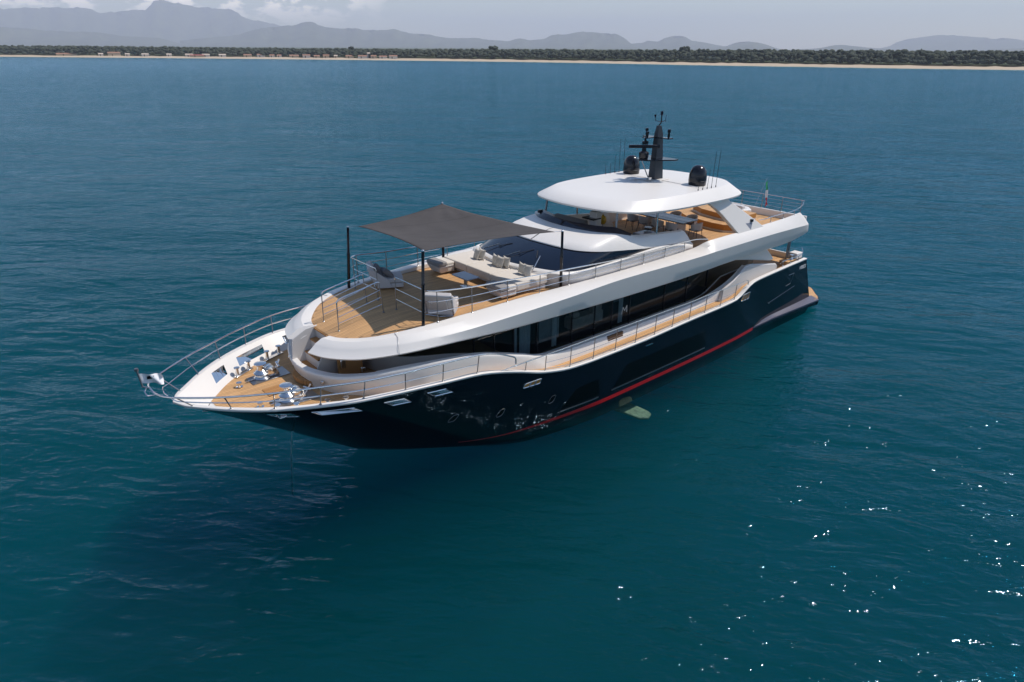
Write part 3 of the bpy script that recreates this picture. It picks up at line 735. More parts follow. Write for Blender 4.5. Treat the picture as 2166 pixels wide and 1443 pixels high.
# ---- saloon house under the upper deck
HP = [(14.7, 0), (14.55, .9), (14.0, 1.75), (13.1, 2.25), (12.0, 2.46), (10, 2.5), (4, 2.5), (-2, 2.5), (-7.2, 2.5)]
hp = smooth_path([(p[0], p[1], 0) for p in HP], 8)
sill = pchip([(-7.2, 3.6), (-4.2, 3.5), (-3.6, 3.2), (-3.0, 2.93), (-2.2, 2.77), (0, 2.75), (8.1, 2.8), (9.4, 3.12), (10.9, 3.62), (12, 3.95), (12.8, 4.1), (14.7, 4.2)])
gl = MB(); lw = MB(); sl = MB()
for s in (1, -1):
    gl.loft([[(p.x, p.y * s, sill(p.x)), (p.x, (p.y + .0) * s, 4.98)] for p in hp])
    lw.loft([[(p.x, p.y * s, zdk(p.x) - .05), (p.x, p.y * s, sill(p.x) - .05)] for p in hp])
    sl.loft([[(p.x, p.y * s, sill(p.x) - .05), (p.x + .05 * (p.x > 13.5), (p.y + .045) * s, sill(p.x) - .05), (p.x + .05 * (p.x > 13.5), (p.y + .045) * s, sill(p.x)), (p.x, p.y * s, sill(p.x) + .001)] for p in hp])
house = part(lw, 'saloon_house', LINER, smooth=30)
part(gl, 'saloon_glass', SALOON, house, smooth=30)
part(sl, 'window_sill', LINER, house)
q = MB()
for s in (1, -1):
    for x in (11.4, 10.45, 9.5, 8.3, 6.35, 5.0, 3.9, 2.75, .3, -1.4, -3.0): q.box((x, 2.515 * s, (sill(x) + 4.95) / 2), (.045, .05, 4.95 - sill(x)))
part(q, 'mullion', BLACK, house, smooth=0)
q = MB()
for s in (1, -1):
    q.slab([(x, 2.57 * s, z) for x, z in [(-2.1, 2.62), (-2.1, 2.74), (-3.0, 2.9), (-4.2, 3.47), (-7.1, 3.58), (-7.1, 2.62)]], (0, -s, 0), .05)
part(q, 'painted_shade_panel', BROWNWALL, house, smooth=0)  # inner wall in shadow, its shade put into the dark brown
q = MB(); q.box((3, 0, 2.75), (20.5, 4.6, .04)); q.box((3, -.2, 3.8), (19, .06, 2.2)); part(q, 'saloon_interior', DARKIN, house, smooth=0)
def curtain(x0, x1, z0, z1, s, y=2.3):
    q = MB(); n = max(6, int((x1 - x0) / .03)); q.loft([[(x0 + (x1 - x0) * i / n, (y + .03 * sin(i * 1.35)) * s, z) for z in (z0, z1)] for i in range(n + 1)])
    part(q, 'curtain', CURTAIN, house)
for s in (1, -1):
    for x0, x1 in ((9.15, 9.35), (8.45, 9.0), (7.0, 7.25), (2.95, 3.2)): curtain(x0, x1, 2.8, 4.9, s)
q = MB(); q.box((7.35, 2.2, 3.9), (1.1, .04, 1.6)); q.box((3.2, 2.1, 4.15), (.5, .04, .8)); part(q, 'screen', M('grey_screen', (.34, .38, .40), .6, var=.5), house, smooth=0)  # mottled grey panels behind the glass
q = MB(); q.box((5.0, 1.9, 3.35), (1.9, .5, .5)); q.box((4.4, 2.0, 3.75), (.5, .3, .5)); q.box((5.6, 1.9, 3.68), (.4, .3, .25)); part(q, 'saloon_furniture', M('saloon_upholstery', (.55, .45, .38), .8, var=.5, vscale=5), house, bevel=.05)
# letter M on the glass
q = MB(); mz, mx_ = 3.30, 3.28
for a, b in (((0, 0), (.08, .31)), ((.08, .31), (.19, .13)), ((.19, .13), (.33, .35)), ((.33, .35), (.33, .03))):
    q.tube([(mx_ - a[0], 2.53, mz + a[1]), (mx_ - b[0], 2.53, mz + b[1])], .019, 6)
part(q, 'letter', WHITE, house)
q = MB()
for s in (1, -1):                                   # wooden boarding gate in the side wall
    for k in range(3): q.box((4.35, 3.07 * s, 2.68 + .08 * k), (.95, .24, .06))
part(q, 'boarding_gate', BROWNWALL, smooth=0)
# ---- upper deck: teak, moulded edge band, soffit
zud = pchip([(-11, 5.42), (13.2, 5.42), (14.2, 5.38), (15.0, 5.29), (15.6, 5.17), (16.2, 5.04)])
BT = [(16.0, .62, 5.11), (15.85, 1.15, 5.16), (15.45, 1.72, 5.23), (15.0, 2.12, 5.31), (14.3, 2.46, 5.40), (13.5, 2.66, 5.47), (12.4, 2.77, 5.52), (11, 2.86, 5.56), (9.5, 2.93, 5.60), (7.5, 2.98, 5.59), (5, 2.98, 5.55), (1.5, 2.96, 5.55), (-.4, 2.94, 5.58), (-1.0, 3.1, 5.70), (-1.45, 3.38, 5.95), (-2.2, 3.46, 6.0), (-5.5, 3.46, 6.02), (-8, 3.44, 6.04), (-9.5, 3.40, 6.09), (-9.7, 3.32, 6.07)]
BC = [(16.62, .75, 5.00), (16.42, 1.36, 5.02), (16.0, 1.98, 5.05), (15.45, 2.46, 5.12), (14.6, 2.94, 5.16), (13.7, 3.22, 5.20), (12.5, 3.46, 5.26), (11, 3.64, 5.35), (9.5, 3.74, 5.42), (7.5, 3.82, 5.50), (5, 3.85, 5.60), (1.5, 3.86, 5.56), (-.4, 3.86, 5.55), (-1.0, 3.86, 5.56), (-1.6, 3.86, 5.57), (-2.4, 3.86, 5.57), (-5.6, 3.86, 5.58), (-8.2, 3.84, 5.54), (-10.0, 3.72, 5.45), (-10.35, 3.55, 5.42)]
BL = [(16.9, .8, 4.80), (16.68, 1.5, 4.81), (16.22, 2.15, 4.83), (15.65, 2.62, 4.86), (14.7, 3.08, 4.92), (13.75, 3.34, 4.96), (12.5, 3.50, 4.95), (11, 3.62, 4.90), (9.5, 3.67, 4.86), (7.5, 3.70, 4.82), (5, 3.72, 4.76), (1.5, 3.72, 4.72), (-.4, 3.72, 4.74), (-1.0, 3.72, 4.75), (-1.6, 3.72, 4.76), (-2.4, 3.72, 4.78), (-5.6, 3.70, 4.79), (-8.4, 3.66, 4.78), (-10.25, 3.62, 4.98), (-10.6, 3.45, 5.02)]
st_, scr, slw = smooth_path(BT, 5), smooth_path(BC, 5), smooth_path(BL, 5)
tipf = (16.35, .58)
bd = MB()
for s in (1, -1):
    rows = []
    for t, c, l in zip(st_, scr, slw):
        zi = zud(t.x) - .12
        inn_y = t.y - .10
        p1 = t.lerp(c, .5); lift = .05 + .03 * (t.x > 12); 
        p2 = t.lerp(c, .93)
        rows.append([(t.x - .0, max(inn_y, .5) * s, zi), (t.x - .0, max(inn_y + .02, .52) * s, t.z - .02), (t.x, t.y * s, t.z),
                     (p1.x, p1.y * s, p1.z + lift), (p2.x, p2.y * s, p2.z + lift * .35), (c.x, c.y * s, c.z), (c.x + (l.x - c.x) * .5, (c.y + (l.y - c.y) * .45) * s, (c.z + l.z) / 2),
                     (l.x, l.y * s, l.z + .02), (l.x - .02, (l.y - .03) * s, l.z - .03), (l.x - .35 * (l.x > 14.6), max(l.y - .35, .5) * s, l.z - .035)])
    bd.loft(rows)
    e = rows[-1]; bd.add(e, [tuple(range(len(e)))])
    e = rows[0]; bd.add(e, [tuple(range(len(e)))])
band = part(bd, 'upper_deck_band', WHITE, smooth=20)
q = MB()                                             # joint line across the band
for s in (1, -1): q.tube([(14.55, 2.39 * s, 5.385), (14.62, 2.7 * s, 5.345), (14.75, 2.93 * s, 5.155), (14.82, 3.07 * s, 4.93)], .007, 5)
part(q, 'panel_joint', DSTEEL, band)
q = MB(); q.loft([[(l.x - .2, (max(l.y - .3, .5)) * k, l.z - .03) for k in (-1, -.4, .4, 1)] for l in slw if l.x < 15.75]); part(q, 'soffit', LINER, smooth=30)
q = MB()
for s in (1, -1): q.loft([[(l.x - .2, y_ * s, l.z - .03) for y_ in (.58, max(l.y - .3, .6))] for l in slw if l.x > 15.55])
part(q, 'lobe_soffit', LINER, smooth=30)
q = MB(); rows = []
for t in st_:
    if t.x < -9.9: break
    yy = t.y - .09
    rows.append([(t.x, yy * k, zud(t.x)) for k in (-1, -.6, -.2, .2, .6, 1)])
q.loft(rows); q.loft([[(x, y_, zud(x)) for y_ in (-.52, -.2, .2, .52)] for x in (15.98, 15.99)])
x_, l_ = st_[-1].x, 3.3
q.add([(x_ + .3, -3.3, 5.419), (x_ + .3, 3.3, 5.419), (-10.5, 3.3, 5.419), (-10.5, -3.3, 5.419)], [(0, 1, 2, 3)])
udeck = part(q, 'upper_deck', TEAK, smooth=20)
q = MB(); rows = [[(t.x - .012, (t.y - .22) * k, zud(t.x) + .004), (t.x, (t.y - .095) * k, zud(t.x) + .004)] for k in (1,) for t in st_ if t.x > -.3]
q.loft(rows); q.loft([[(p[0], -p[1], p[2]) for p in r] for r in rows]); part(q, 'deck_margin', TEAKM, udeck, smooth=0)
q = MB(); q.box((-10.5, 0, 5.55), (.14, 6.7, .46)); part(q, 'aft_coaming', WHITE, bevel=.04)
# ---- bow staircase between the two lobes
stair = MB()
stair.slab([(x, -.56, z) for x, z in [(15.9, 5.13), (16.35, 5.08), (16.85, 4.82), (16.9, 4.3), (16.95, 3.9), (16.6, 3.6), (15.8, 3.6)]], (0, 1, 0), .05)
stair.slab([(x, .56, z) for x, z in [(15.75, 5.0), (15.98, 5.0), (16.2, 4.6), (16.45, 4.2), (16.6, 3.85), (16.6, 3.6), (15.75, 3.6)]], (0, -1, 0), .05)
for x0, x1, z0, z1 in ((15.7, 15.98, 4.1, 5.02), (15.9, 16.2, 3.9, 4.66), (16.1, 16.45, 3.7, 4.26)): stair.box(((x0 + x1) / 2, 0, (z0 + z1) / 2), (x1 - x0, 1.02, z1 - z0))
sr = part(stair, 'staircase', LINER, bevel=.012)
for xc, zc, d in ((15.90, 5.045, .30), (16.07, 4.685, .30), (16.30, 4.285, .32), (16.62, 3.93, .42)):
    q = MB(); q.box((xc, 0, zc), (d, 1.0, .05)); part(q, 'tread', TEAKD, sr, bevel=.008)
q = MB(); q.prism([(16.6, -.7), (16.85, -.65), (17.05, -.35), (17.1, 0), (17.05, .35), (16.85, .65), (16.6, .7)], 3.52, 3.68); part(q, 'step_platform', TEAKD, sr, bevel=.015)
# forward house details seen under the lobes
q = MB(); q.box((15.2, 0, 4.1), (.1, 1.5, 1.5)); q.box((15.5, .9, 4.0), (.9, .08, 1.2)); part(q, 'locker_front', TEAKD, smooth=0)
q = MB(); q.box((15.8, .95, 4.15), (.18, .18, .35)); q.box((15.35, 1.5, 3.95), (.15, .15, .3)); q.lathe([(.05, 0), (.09, .1), (.04, .35), (0, .36)], (15.9, -.9, 3.9), 10); part(q, 'deck_fitting', STEEL, bevel=.03)
q = MB()
for s in (1, -1): q.box((16.72, 1.28 * s, 3.86), (.10, .12, .13), rz=.5 * s)
part(q, 'water_outlet', STEEL, bevel=.02)
# ---- wheelhouse: base wall with rolled lip, raked windscreen, visor roof, wind deflector
GB = [(8.02, 0, 6.10), (7.93, .7, 6.10), (7.70, 1.6, 6.09), (7.32, 2.32, 6.06), (6.8, 2.68, 6.0), (5.9, 2.78, 5.97), (4, 2.80, 6.0), (1.75, 2.79, 6.10), (.5, 2.78, 6.02), (-.5, 2.76, 5.9), (-1.2, 2.74, 5.7)]
GT = [(6.38, 0, 6.63), (6.28, 1.15, 6.62), (5.98, 2.05, 6.58), (5.42, 2.58, 6.53), (4.6, 2.75, 6.43), (3.4, 2.80, 6.29), (2.5, 2.80, 6.18), (1.75, 2.79, 6.11), (.5, 2.78, 6.03), (-.5, 2.76, 5.91), (-1.2, 2.74, 5.71)]
DB = [(4.74, 0, 7.0), (4.66, .95, 7.0), (4.40, 1.85, 7.0), (3.95, 2.40, 6.98), (3.4, 2.55, 6.86), (2.75, 2.56, 6.70), (1.9, 2.55, 6.60), (.8, 2.54, 6.50), (-.2, 2.52, 6.40), (-.75, 2.52, 6.33), (-1.28, 2.6, 5.74)]
gb, gt, db = smooth_path(GB, 6), smooth_path(GT, 6), smooth_path(DB, 6)
wb = MB(); vz = MB(); ws = MB(); df = MB()
IG = 7 * 6
for s in (1, -1):
    wb.loft([[(p.x + .02, (p.y + .02) * s, 5.36), (p.x + .16, (p.y + .11) * s, p.z - .18), (p.x + .17, (p.y + .12) * s, p.z - .06), (p.x + .10, (p.y + .06) * s, p.z + .005), (p.x - .06, (p.y - .03) * s, p.z - .01)] for p in gb])
    ws.loft([[(b.x, b.y * s, b.z), tuple(b.lerp(t, .5) + Vector((.05, 0, .03)) if s > 0 else (Vector((b.lerp(t, .5).x + .05, -b.lerp(t, .5).y, b.lerp(t, .5).z + .03)))), (t.x, t.y * s, t.z)] for b, t in zip(gb[:IG + 1], gt[:IG + 1])])
    rows = []
    for i, (t, d) in enumerate(zip(gt, db)):
        a = t.lerp(d, .28); b = t.lerp(d, .62); k = min(1, max(0, (t.x - 0) / 3)); 
        rows.append([(t.x - .10, (t.y - .06) * s, t.z + .0), (t.x + .05, (t.y + .035) * s, t.z + .012), (t.x + .03, (t.y + .025) * s, t.z + .05), (a.x + .04, (a.y + .03) * s, a.z + .09 * k + .02), (b.x + .02, (b.y + .02) * s, b.z + .07 * k + .02), (d.x, d.y * s, d.z),
                     (d.x - .12, max(d.y - .22, 0) * s, d.z + .01), (d.x - .16, max(d.y - .26, 0) * s, d.z - .1), (d.x - .16, max(d.y - .26, 0) * s, 5.43)])
    vz.loft(rows); vz.add(rows[-1], [tuple(range(len(rows[-1])))])
    n_ = 4 * 6 + 4
    df.loft([[(d.x - .02, max(d.y - .03, 0) * s, d.z + .01), (d.x - .26, max(d.y - .18, 0) * s, d.z + .20 * max(.15, 1 - max(0, i - 17) / 11)), (d.x - .30, max(d.y - .2, 0) * s, d.z + .0)] for i, d in enumerate(db[:n_])])
wh = part(wb, 'wheelhouse', WHITE, smooth=45)
part(vz, 'wheelhouse_roof', WHITE, wh, smooth=38)
part(ws, 'windscreen', WINDSCREEN, wh, smooth=40)
part(df, 'wind_deflector', WINDSCREEN, wh, smooth=40)
for y0, y1 in ((-1.6, -.4), (-.1, .9), (1.75, 1.1)):      # wipers
    q = MB(); q.tube([(7.98 - .06 * y0 * y0, y0, 6.16), (7.35 - .05 * y0 * y0, (y0 + y1) / 2, 6.42)], .018, 6); w_ = part(q, 'wiper', STEEL, wh)
    q = MB(); q.tube([(7.05 - .05 * y1 * y1 - .1, y1 - .15, 6.48), (7.5 - .05 * y0 * y0, y0 + .55 * (y1 - y0), 6.36)], .016, 5); part(q, 'blade', RUBBER, w_)
# ---- hardtop
HT = [(4.62, 0), (4.52, 1.0), (4.15, 2.05), (3.4, 2.75), (2.2, 3.14), (.6, 3.28), (-1.4, 3.32), (-3.0, 3.28), (-4.2, 3.02), (-4.95, 2.45), (-5.35, 1.6), (-5.5, 0)]
hp_ = [(p.x, p.y) for p in smooth_path([(a, b, 0) for a, b in HT], 6)]
loop = hp_ + [(x, -y) for x, y in hp_[::-1][1:-1]]
zed = pchip([(-5.6, 7.66), (-3, 7.70), (0, 7.72), (2.5, 7.78), (4.62, 7.92)])
def ring(f, zf): return [(-.4 + (x + .4) * f, y * f, zf(x, f)) for x, y in loop]
q = MB(); rows = []
for f in (0.0, .3, .6, .78, .86, .988): rows.append(ring(f, lambda x, f: 8.26 - .08 * (min(f, .86) / .86) ** 2 if f < .9 else zed(x) + .07))
rows.append(ring(1.0, lambda x, f: zed(x) + .02)); rows.append(ring(.995, lambda x, f: zed(x) - .05)); rows.append(ring(.96, lambda x, f: zed(x) - .09)); rows.append(ring(.5, lambda x, f: zed(x) - .05)); rows.append(ring(0, lambda x, f: 7.68))
q.loft(rows, closed_u=True)
ht = part(q, 'hardtop', WHITE, smooth=24)
for s in (1, -1):
    q = MB(); fore = [(p.x, p.z) for p in smooth_path([(-.7, 0, 7.70), (-1.55, 0, 7.6), (-2.25, 0, 7.22), (-2.95, 0, 6.62), (-3.75, 0, 5.88)], 5)]
    aft = [(-6.0, 5.9), (-5.0, 6.5), (-3.1, 7.62), (-2.75, 7.80), (-1.8, 7.86), (-.9, 7.80)]
    outl = [(x, z) for x, z in fore + aft]; yo = lambda z: 3.54 - .58 * (z - 5.9) / 1.9
    vs = [(x, yo(z) * s, z) for x, z in outl] + [(x, (yo(z) - .24) * s, z) for x, z in outl]; n = len(outl)
    q.add(vs, [tuple(range(n)), tuple(range(n, 2 * n))[::-1]] + [(i, (i + 1) % n, n + (i + 1) % n, n + i) for i in range(n)])
    lg = part(q, 'hardtop_leg', WHITE, ht, smooth=30, bevel=.02)
    q = MB(); q.slab([(x, yo(z) * s + .004 * s, z) for x, z in ((-4.35, 6.33), (-4.95, 6.30), (-4.72, 5.99))], (0, -s, 0), .03); part(q, 'vent', M('slate_vent', (.20, .22, .27), .5), lg, smooth=0)
    q = MB(); q.box((-4.85, 3.42 * s, 6.40), (.16, .12, .14)); part(q, 'lamp', BLACK, lg, bevel=.02)
    q = MB(); q.tube([(1.2, 2.42 * s, 6.45), (1.25, 2.45 * s, 7.75)], .05, 12); part(q, 'post', STEEL, ht)
    q = MB(); q.tube([(3.6, 2.15 * s, 6.8), (3.5, 2.1 * s, 7.85)], .05, 12); part(q, 'post', DSTEEL, ht)
    q = MB(); q.lathe([(.0, 0), (.36, 0), (.38, .05), (.385, .10), (.40, .12), (.41, .32), (.40, .52), (.36, .72), (.28, .87), (.16, .96), (.0, .99)], (-2.11, 1.97 * s, 8.13), 32)
    dm = part(q, 'satellite_dome', BLACK, ht, smooth=40)
    q = MB(); q.lathe([(.30, -.10), (.34, 0), (.36, .02), (.30, .03)], (-2.11, 1.97 * s, 8.12), 24); part(q, 'dome_base', WHITE, dm)
    q = MB(); q.tube([(-2.11 + .412 * cos(k), 1.97 * s + .412 * sin(k), 8.13 + .30) for k in np.linspace(0, 6.2, 30)], .006, 4, True); part(q, 'seam', MATT, dm)
    for k, (xx, hh) in enumerate(((-1.09, .45), (-1.43, .48), (-1.77, .85), (-2.1, 1.62), (-2.44, 1.66))):
        q = MB(); q.tube([(xx, 2.76 * s, 8.12), (xx, 2.76 * s, 8.26)], .022, 6); q.tube([(xx, 2.76 * s, 8.26), (xx - .02, (2.76 + .04) * s, 8.2 + hh)], [.011, .007], 5); part(q, 'antenna', MATT, ht, join=True)
q = MB(); q.tube([(-1.5, y, 8.272 - .02 * y * y / 4) for y in np.linspace(-2.5, 2.5, 20)], .012, 4); part(q, 'roof_joint', LINER, ht)
# ---- mast
q = MB(); b4 = [(-1.83, -.22), (-1.22, -.20), (-1.22, .20), (-1.83, .22)]; t4 = [(-1.66, -.13), (-1.32, -.11), (-1.32, .11), (-1.66, .13)]
q.loft([[(x, y, 8.2) for x, y in b4], [(x, y, 10.35) for x, y in t4], [(x * .5 - .735, y * .62, 10.72) for x, y in t4]], closed_u=True); q.add([(x * .5 - .735, y * .62, 10.72) for x, y in t4], [(0, 1, 2, 3)])
mast = part(q, 'mast', MAST, smooth=25)
q = MB(); q.box((-1.52, 0, 8.27), (1.15, .85, .07)); part(q, 'mast_foot', WHITE, mast, bevel=.02)
q = MB(); q.prism([(-1.9, .95), (-1.6, .98), (-.55, .25), (-.35, -.1), (-.55, -.45), (-1.6, -.98), (-1.9, -.95)], 9.22, 9.28); part(q, 'radar_platform', BLACK, mast, bevel=.01)
q = MB(); q.tube([(-.55, -.1, 9.2), (-1.15, -.1, 8.32)], .025, 6); part(q, 'strut', DSTEEL, mast)
q = MB(); q.lathe([(.20, 0), (.22, .1), (.24, .28), (.16, .34), (.10, .36), (.10, .5), (0, .5)], (-.68, -.12, 9.28), 16); rad = part(q, 'radar_pedestal', BLACK, mast)
q = MB(); q.box((-.68, -.12, 9.84), (1.45, .13, .15), rz=R_(-38)); part(q, 'scanner_bar', BLACK, rad, bevel=.03)
q = MB(); q.box((-1.45, 0, 10.20), (.34, 1.5, .05)); q.box((-1.1, -.2, 10.2), (.7, .3, .045)); part(q, 'crossarm', BLACK, mast, join=True)
for x, y, h in ((-1.4, -.62, .36), (-1.45, .62, .40), (-1.0, -.25, .26)):
    q = MB(); q.lathe([(.04, 0), (.06, .06), (.05, h * .6), (.08, h * .62), (.08, h * .95), (0, h)], (x, y, 10.22), 10); part(q, 'navigation_light', BLACK, mast)
q = MB(); q.lathe([(.05, 0), (.05, -.12), (.15, -.14), (.15, -.27), (0, -.28)], (-.92, -.28, 10.18), 12); part(q, 'camera', BLACK, mast)
q = MB(); q.tube([(-1.45, 0, 10.7), (-1.55, .05, 10.86), (-1.55, .05, 11.22)], .03, 6); q.tube([(-1.5, -.28, 11.1), (-1.5, -.25, 10.92), (-1.52, .05, 10.88), (-1.6, .22, 10.95)], .018, 5); q.lathe([(.05, 0), (.07, .02), (.07, .15), (.0, .2)], (-1.55, .05, 11.18), 10); q.lathe([(.04, 0), (.05, .1), (0, .12)], (-1.5, -.28, 11.08), 8); q.tube([(-1.62, .24, 10.9), (-1.68, .2, 11.2)], .014, 5); part(q, 'wind_sensor', BLACK, mast, join=True)
q = MB(); q.tube(smooth_path([(-.35, -.55, 8.31), (-.3, -.35, 8.36), (-.5, -.3, 8.34), (-.62, -.55, 8.31)], 4), .03, 6); q.tube([(-.62, -.45, 8.34), (-.8, .1, 8.36)], .05, 8); q.lathe([(.03, 0), (.09, .05), (.10, .16)], (-.85, .2, 8.3), 10); part(q, 'horn', STEEL, mast, join=True)
# ---- railings
def railing(name, tops, bases, mids, r=.024, rm=.013, rs=.017, ends=None, mat=None):
    """tops: rail path; bases: list of (base point, top point) stanchions; mids: paths of the lower bars"""
    q = MB(); q.tube(tops, r, 8); o = part(q, name, mat or STEEL)
    for mp in mids:
        q = MB(); q.tube(mp, rm, 6); part(q, 'rail_bar', mat or STEEL, o)
    for a, b in bases:
        q = MB(); q.tube([a, b], rs, 7); q.lathe([(.045, 0), (.045, .012), (.025, .03)], a, 8); part(q, 'stanchion', DSTEEL if mat is None else mat, o, join=True)
    return o
def bar(bases, f): return [Vector(a).lerp(Vector(b), f) for a, b in bases]
for s in (1, -1):
    S3 = lambda p: Vector((p[0], p[1] * s, p[2]))
    bt = [((20.57, .62, 4.06), (21.06, .93, 4.63)), ((19.74, 1.50, 4.06), (19.97, 1.80, 4.63)), ((18.75, 2.33, 4.06), (18.78, 2.5, 4.64)), ((17.6, 2.98, 4.06), (17.57, 3.08, 4.67)), ((16.4, 3.45, 4.04), (16.36, 3.56, 4.67)), ((15.02, 3.66, 3.96), (15.08, 3.80, 4.64)), ((13.65, 3.76, 3.86), (13.70, 3.90, 4.58)), ((12.25, 3.80, 3.73), (12.25, 3.92, 4.46))]
    bt = [(S3(a), S3(b)) for a, b in bt]
    top = smooth_path([S3(p) for p in [(21.49, .0, 4.72), (21.42, .45, 4.66)]] + [b for a, b in bt] + [S3(p) for p in [(11.5, 3.91, 4.28), (10.9, 3.9, 4.02), (10.62, 3.9, 3.86), (10.58, 3.89, 3.62)]], 4)
    mid = smooth_path([S3((21.15, .0, 4.46)), S3((21.05, .5, 4.4))] + bar(bt, .5), 4)
    railing('bow_rail', top, bt, [mid], r=.03, rm=.018, rs=.019)
    lb = [(S3((x, ysh(x) - .08, zs(x) + .03)), S3((x - .02, 3.85, 3.50 if x > 0 else 3.54))) for x in (10.05, 9.05, 7.72, 6.4, 5.08, 3.8, 2.52, 1.28, .03, -1.16, -2.42, -3.6)]
    top = smooth_path([S3((11.25, 3.84, 3.50)), S3((10.3, 3.85, 3.52)), S3((9, 3.85, 3.50))] + [b for a, b in lb[2:]] + [S3((-4.2, 3.85, 3.55)), S3((-4.6, 3.83, 3.52)), S3((-4.66, 3.83, 3.3))], 3)
    railing('side_rail', top, lb, [smooth_path(bar(lb[1:], .5), 3), smooth_path(bar(lb[1:], .12), 3)], r=.024, rm=.009)
    ubs = [(13.05, 2.72, 5.50, 6.60), (11.68, 2.83, 5.53, 6.47), (10.14, 2.90, 5.58, 6.40), (8.6, 2.95, 5.58, 6.31), (7.1, 2.97, 5.58, 6.24), (5.6, 2.97, 5.56, 6.15), (4.08, 2.96, 5.54, 6.07), (2.6, 2.95, 5.54, 6.04), (1.15, 2.95, 5.55, 6.04), (-.25, 2.95, 5.58, 6.04)]
    ub_ = [(S3((x, y, z)), S3((x, y, zt))) for x, y, z, zt in ubs]
    top = smooth_path([S3((13.42, 2.42, 6.64))] + [b for a, b in ub_] + [S3((-1.0, 3.05, 6.04)), S3((-1.5, 3.3, 6.02))], 3)
    railing('upper_rail', top, ub_, [smooth_path([S3((13.42, 2.42, 6.25))] + bar(ub_, .66), 3), smooth_path([S3((13.42, 2.42, 5.85))] + bar(ub_, .33), 3)], r=.024, rm=.012)
    gb_ = [(S3((13.39, .63, 5.42)), S3((13.37, .63, 6.60))), (S3((13.40, 2.32, 5.42)), S3((13.40, 2.34, 6.62)))]
    railing('guard_rail', [gb_[0][0] * .06 + gb_[0][1] * .94, gb_[0][1] + Vector((0, .03 * s, .02)), gb_[1][1] + Vector((0, 0, .02)), S3((13.42, 2.42, 6.64))], gb_, [bar(gb_, .33), bar(gb_, .66)], r=.022, rm=.012)
    hb_ = [(S3((15.62, .56, 5.16)), S3((15.60, .55, 6.10))), (S3((13.88, .58, 5.42)), S3((13.97, .56, 6.52)))]
    railing('stair_rail', smooth_path([hb_[0][1], S3((15.57, .55, 6.22)), S3((15.40, .55, 6.30)), S3((14.6, .55, 6.44)), S3((14.05, .55, 6.55)), hb_[1][1]], 4), hb_, [bar(hb_, .28), bar(hb_, .52), bar(hb_, .76)], r=.024, rm=.012)
    ar = [(S3((x, 3.40, 6.05)), S3((x, 3.38, 6.30 + .0 * x))) for x in (-6.7, -7.9, -9.0)]
    railing('quarter_rail', smooth_path([S3((-5.9, 3.2, 6.22)), S3((-6.3, 3.36, 6.26))] + [b for a, b in ar] + [S3((-9.9, 3.3, 6.42)), S3((-10.4, 3.1, 6.5))], 3), ar, [], r=.018)
ap = [((-10.5, y, 5.78), (-10.52, y, 6.56)) for y in (-3.1, -1.85, -.6, .66, 1.85, 2.95)]
railing('aft_rail', [(-10.52, -3.2, 6.58)] + [b for a, b in ap] + [(-10.52, 3.1, 6.55)], ap, [[(-10.51, -3.1, 5.78 + .78 * f), (-10.51, 2.95, 5.78 + .78 * f)] for f in (.25, .5, .75)], r=.018, rm=.008)
q = MB(); q.tube([(21.49, 0, 4.72), (21.68, 0, 4.84)], .028, 8); q.tube([(21.66, 0, 4.80), (21.72, 0, 5.36)], .026, 8); q.lathe([(.05, 0), (.055, .03), (.05, .09), (0, .10)], (21.725, 0, 5.34), 10); jack = part(q, 'jackstaff', DSTEEL, join=True)
q = MB(); q.tube(smooth_path([(21.42, .42, 4.66), (21.60, .2, 4.58), (21.62, 0, 4.57), (21.60, -.2, 4.58), (21.42, -.42, 4.66)], 4), .02, 6); part(q, 'pulpit_loop', STEEL)
# low rails and fittings at the stern
for s in (1, -1):
    lr = [(Vector((x, 3.60 * s, 3.50)), Vector((x, 3.60 * s, 3.74))) for x in (-8.3, -9.1, -9.9)]
    railing('stern_rail', smooth_path([Vector((-8.15, 3.5 * s, 3.6))] + [b for a, b in lr] + [Vector((-10.6, 3.45 * s, 3.76)), Vector((-10.9, 3.2 * s, 3.95))], 3), lr, [], r=.016)
    q = MB(); q.box((-10.35, 3.18 * s, 3.62), (.62, .5, .34)); mo = part(q, 'mooring_winch', WHITE, bevel=.05)
    q = MB(); q.lathe([(.12, 0), (.07, .08), (.06, .2), (.12, .25), (.12, .29), (0, .3)], (-9.85, 3.25 * s, 3.45), 14); part(q, 'capstan', STEEL, mo)
    for k in range(2):
        q = MB(); q.tube([(-9.72 - .16 * k, 2.98 * s, 3.15), (-9.76 - .16 * k, 3.0 * s, 4.98)], .045, 10); part(q, 'deck_pillar', DSTEEL)
    q = MB(); q.box((-9.7, 3.15 * s, 3.3), (1.0, .5, .35)); part(q, 'stern_locker', TEAK, bevel=.02)
q = MB(); q.box((-10.75, 0, 3.3), (.12, 5.6, .45)); part(q, 'transom_rail', WHITE, bevel=.03)
# the name near the stern
def text_obj(body, size, M4, name, mat, parent, extr=.006):
    cu = bpy.data.curves.new(name, 'FONT'); cu.body = body; cu.size = size; cu.extrude = extr; cu.align_x = 'CENTER'
    t_ = bpy.data.objects.new(name + '_tmp', cu); COL.objects.link(t_)
    dg = bpy.context.evaluated_depsgraph_get(); me = bpy.data.meshes.new_from_object(t_.evaluated_get(dg)); bpy.data.objects.remove(t_)
    o = bpy.data.objects.new(name, me); COL.objects.link(o); me.materials.clear(); me.materials.append(mat); me.transform(M4); o.parent = parent; return o
nb = hull_xz(-10.45, 3.03, 1, .012)
M4 = Matrix(((-1, 0, 0, nb.x), (0, .08, 1, nb.y), (0, 1, 0, nb.z - .10), (0, 0, 0, 1)))
text_obj('VIBES', .30, M4, 'name_lettering', WHITEFLAG, hull)
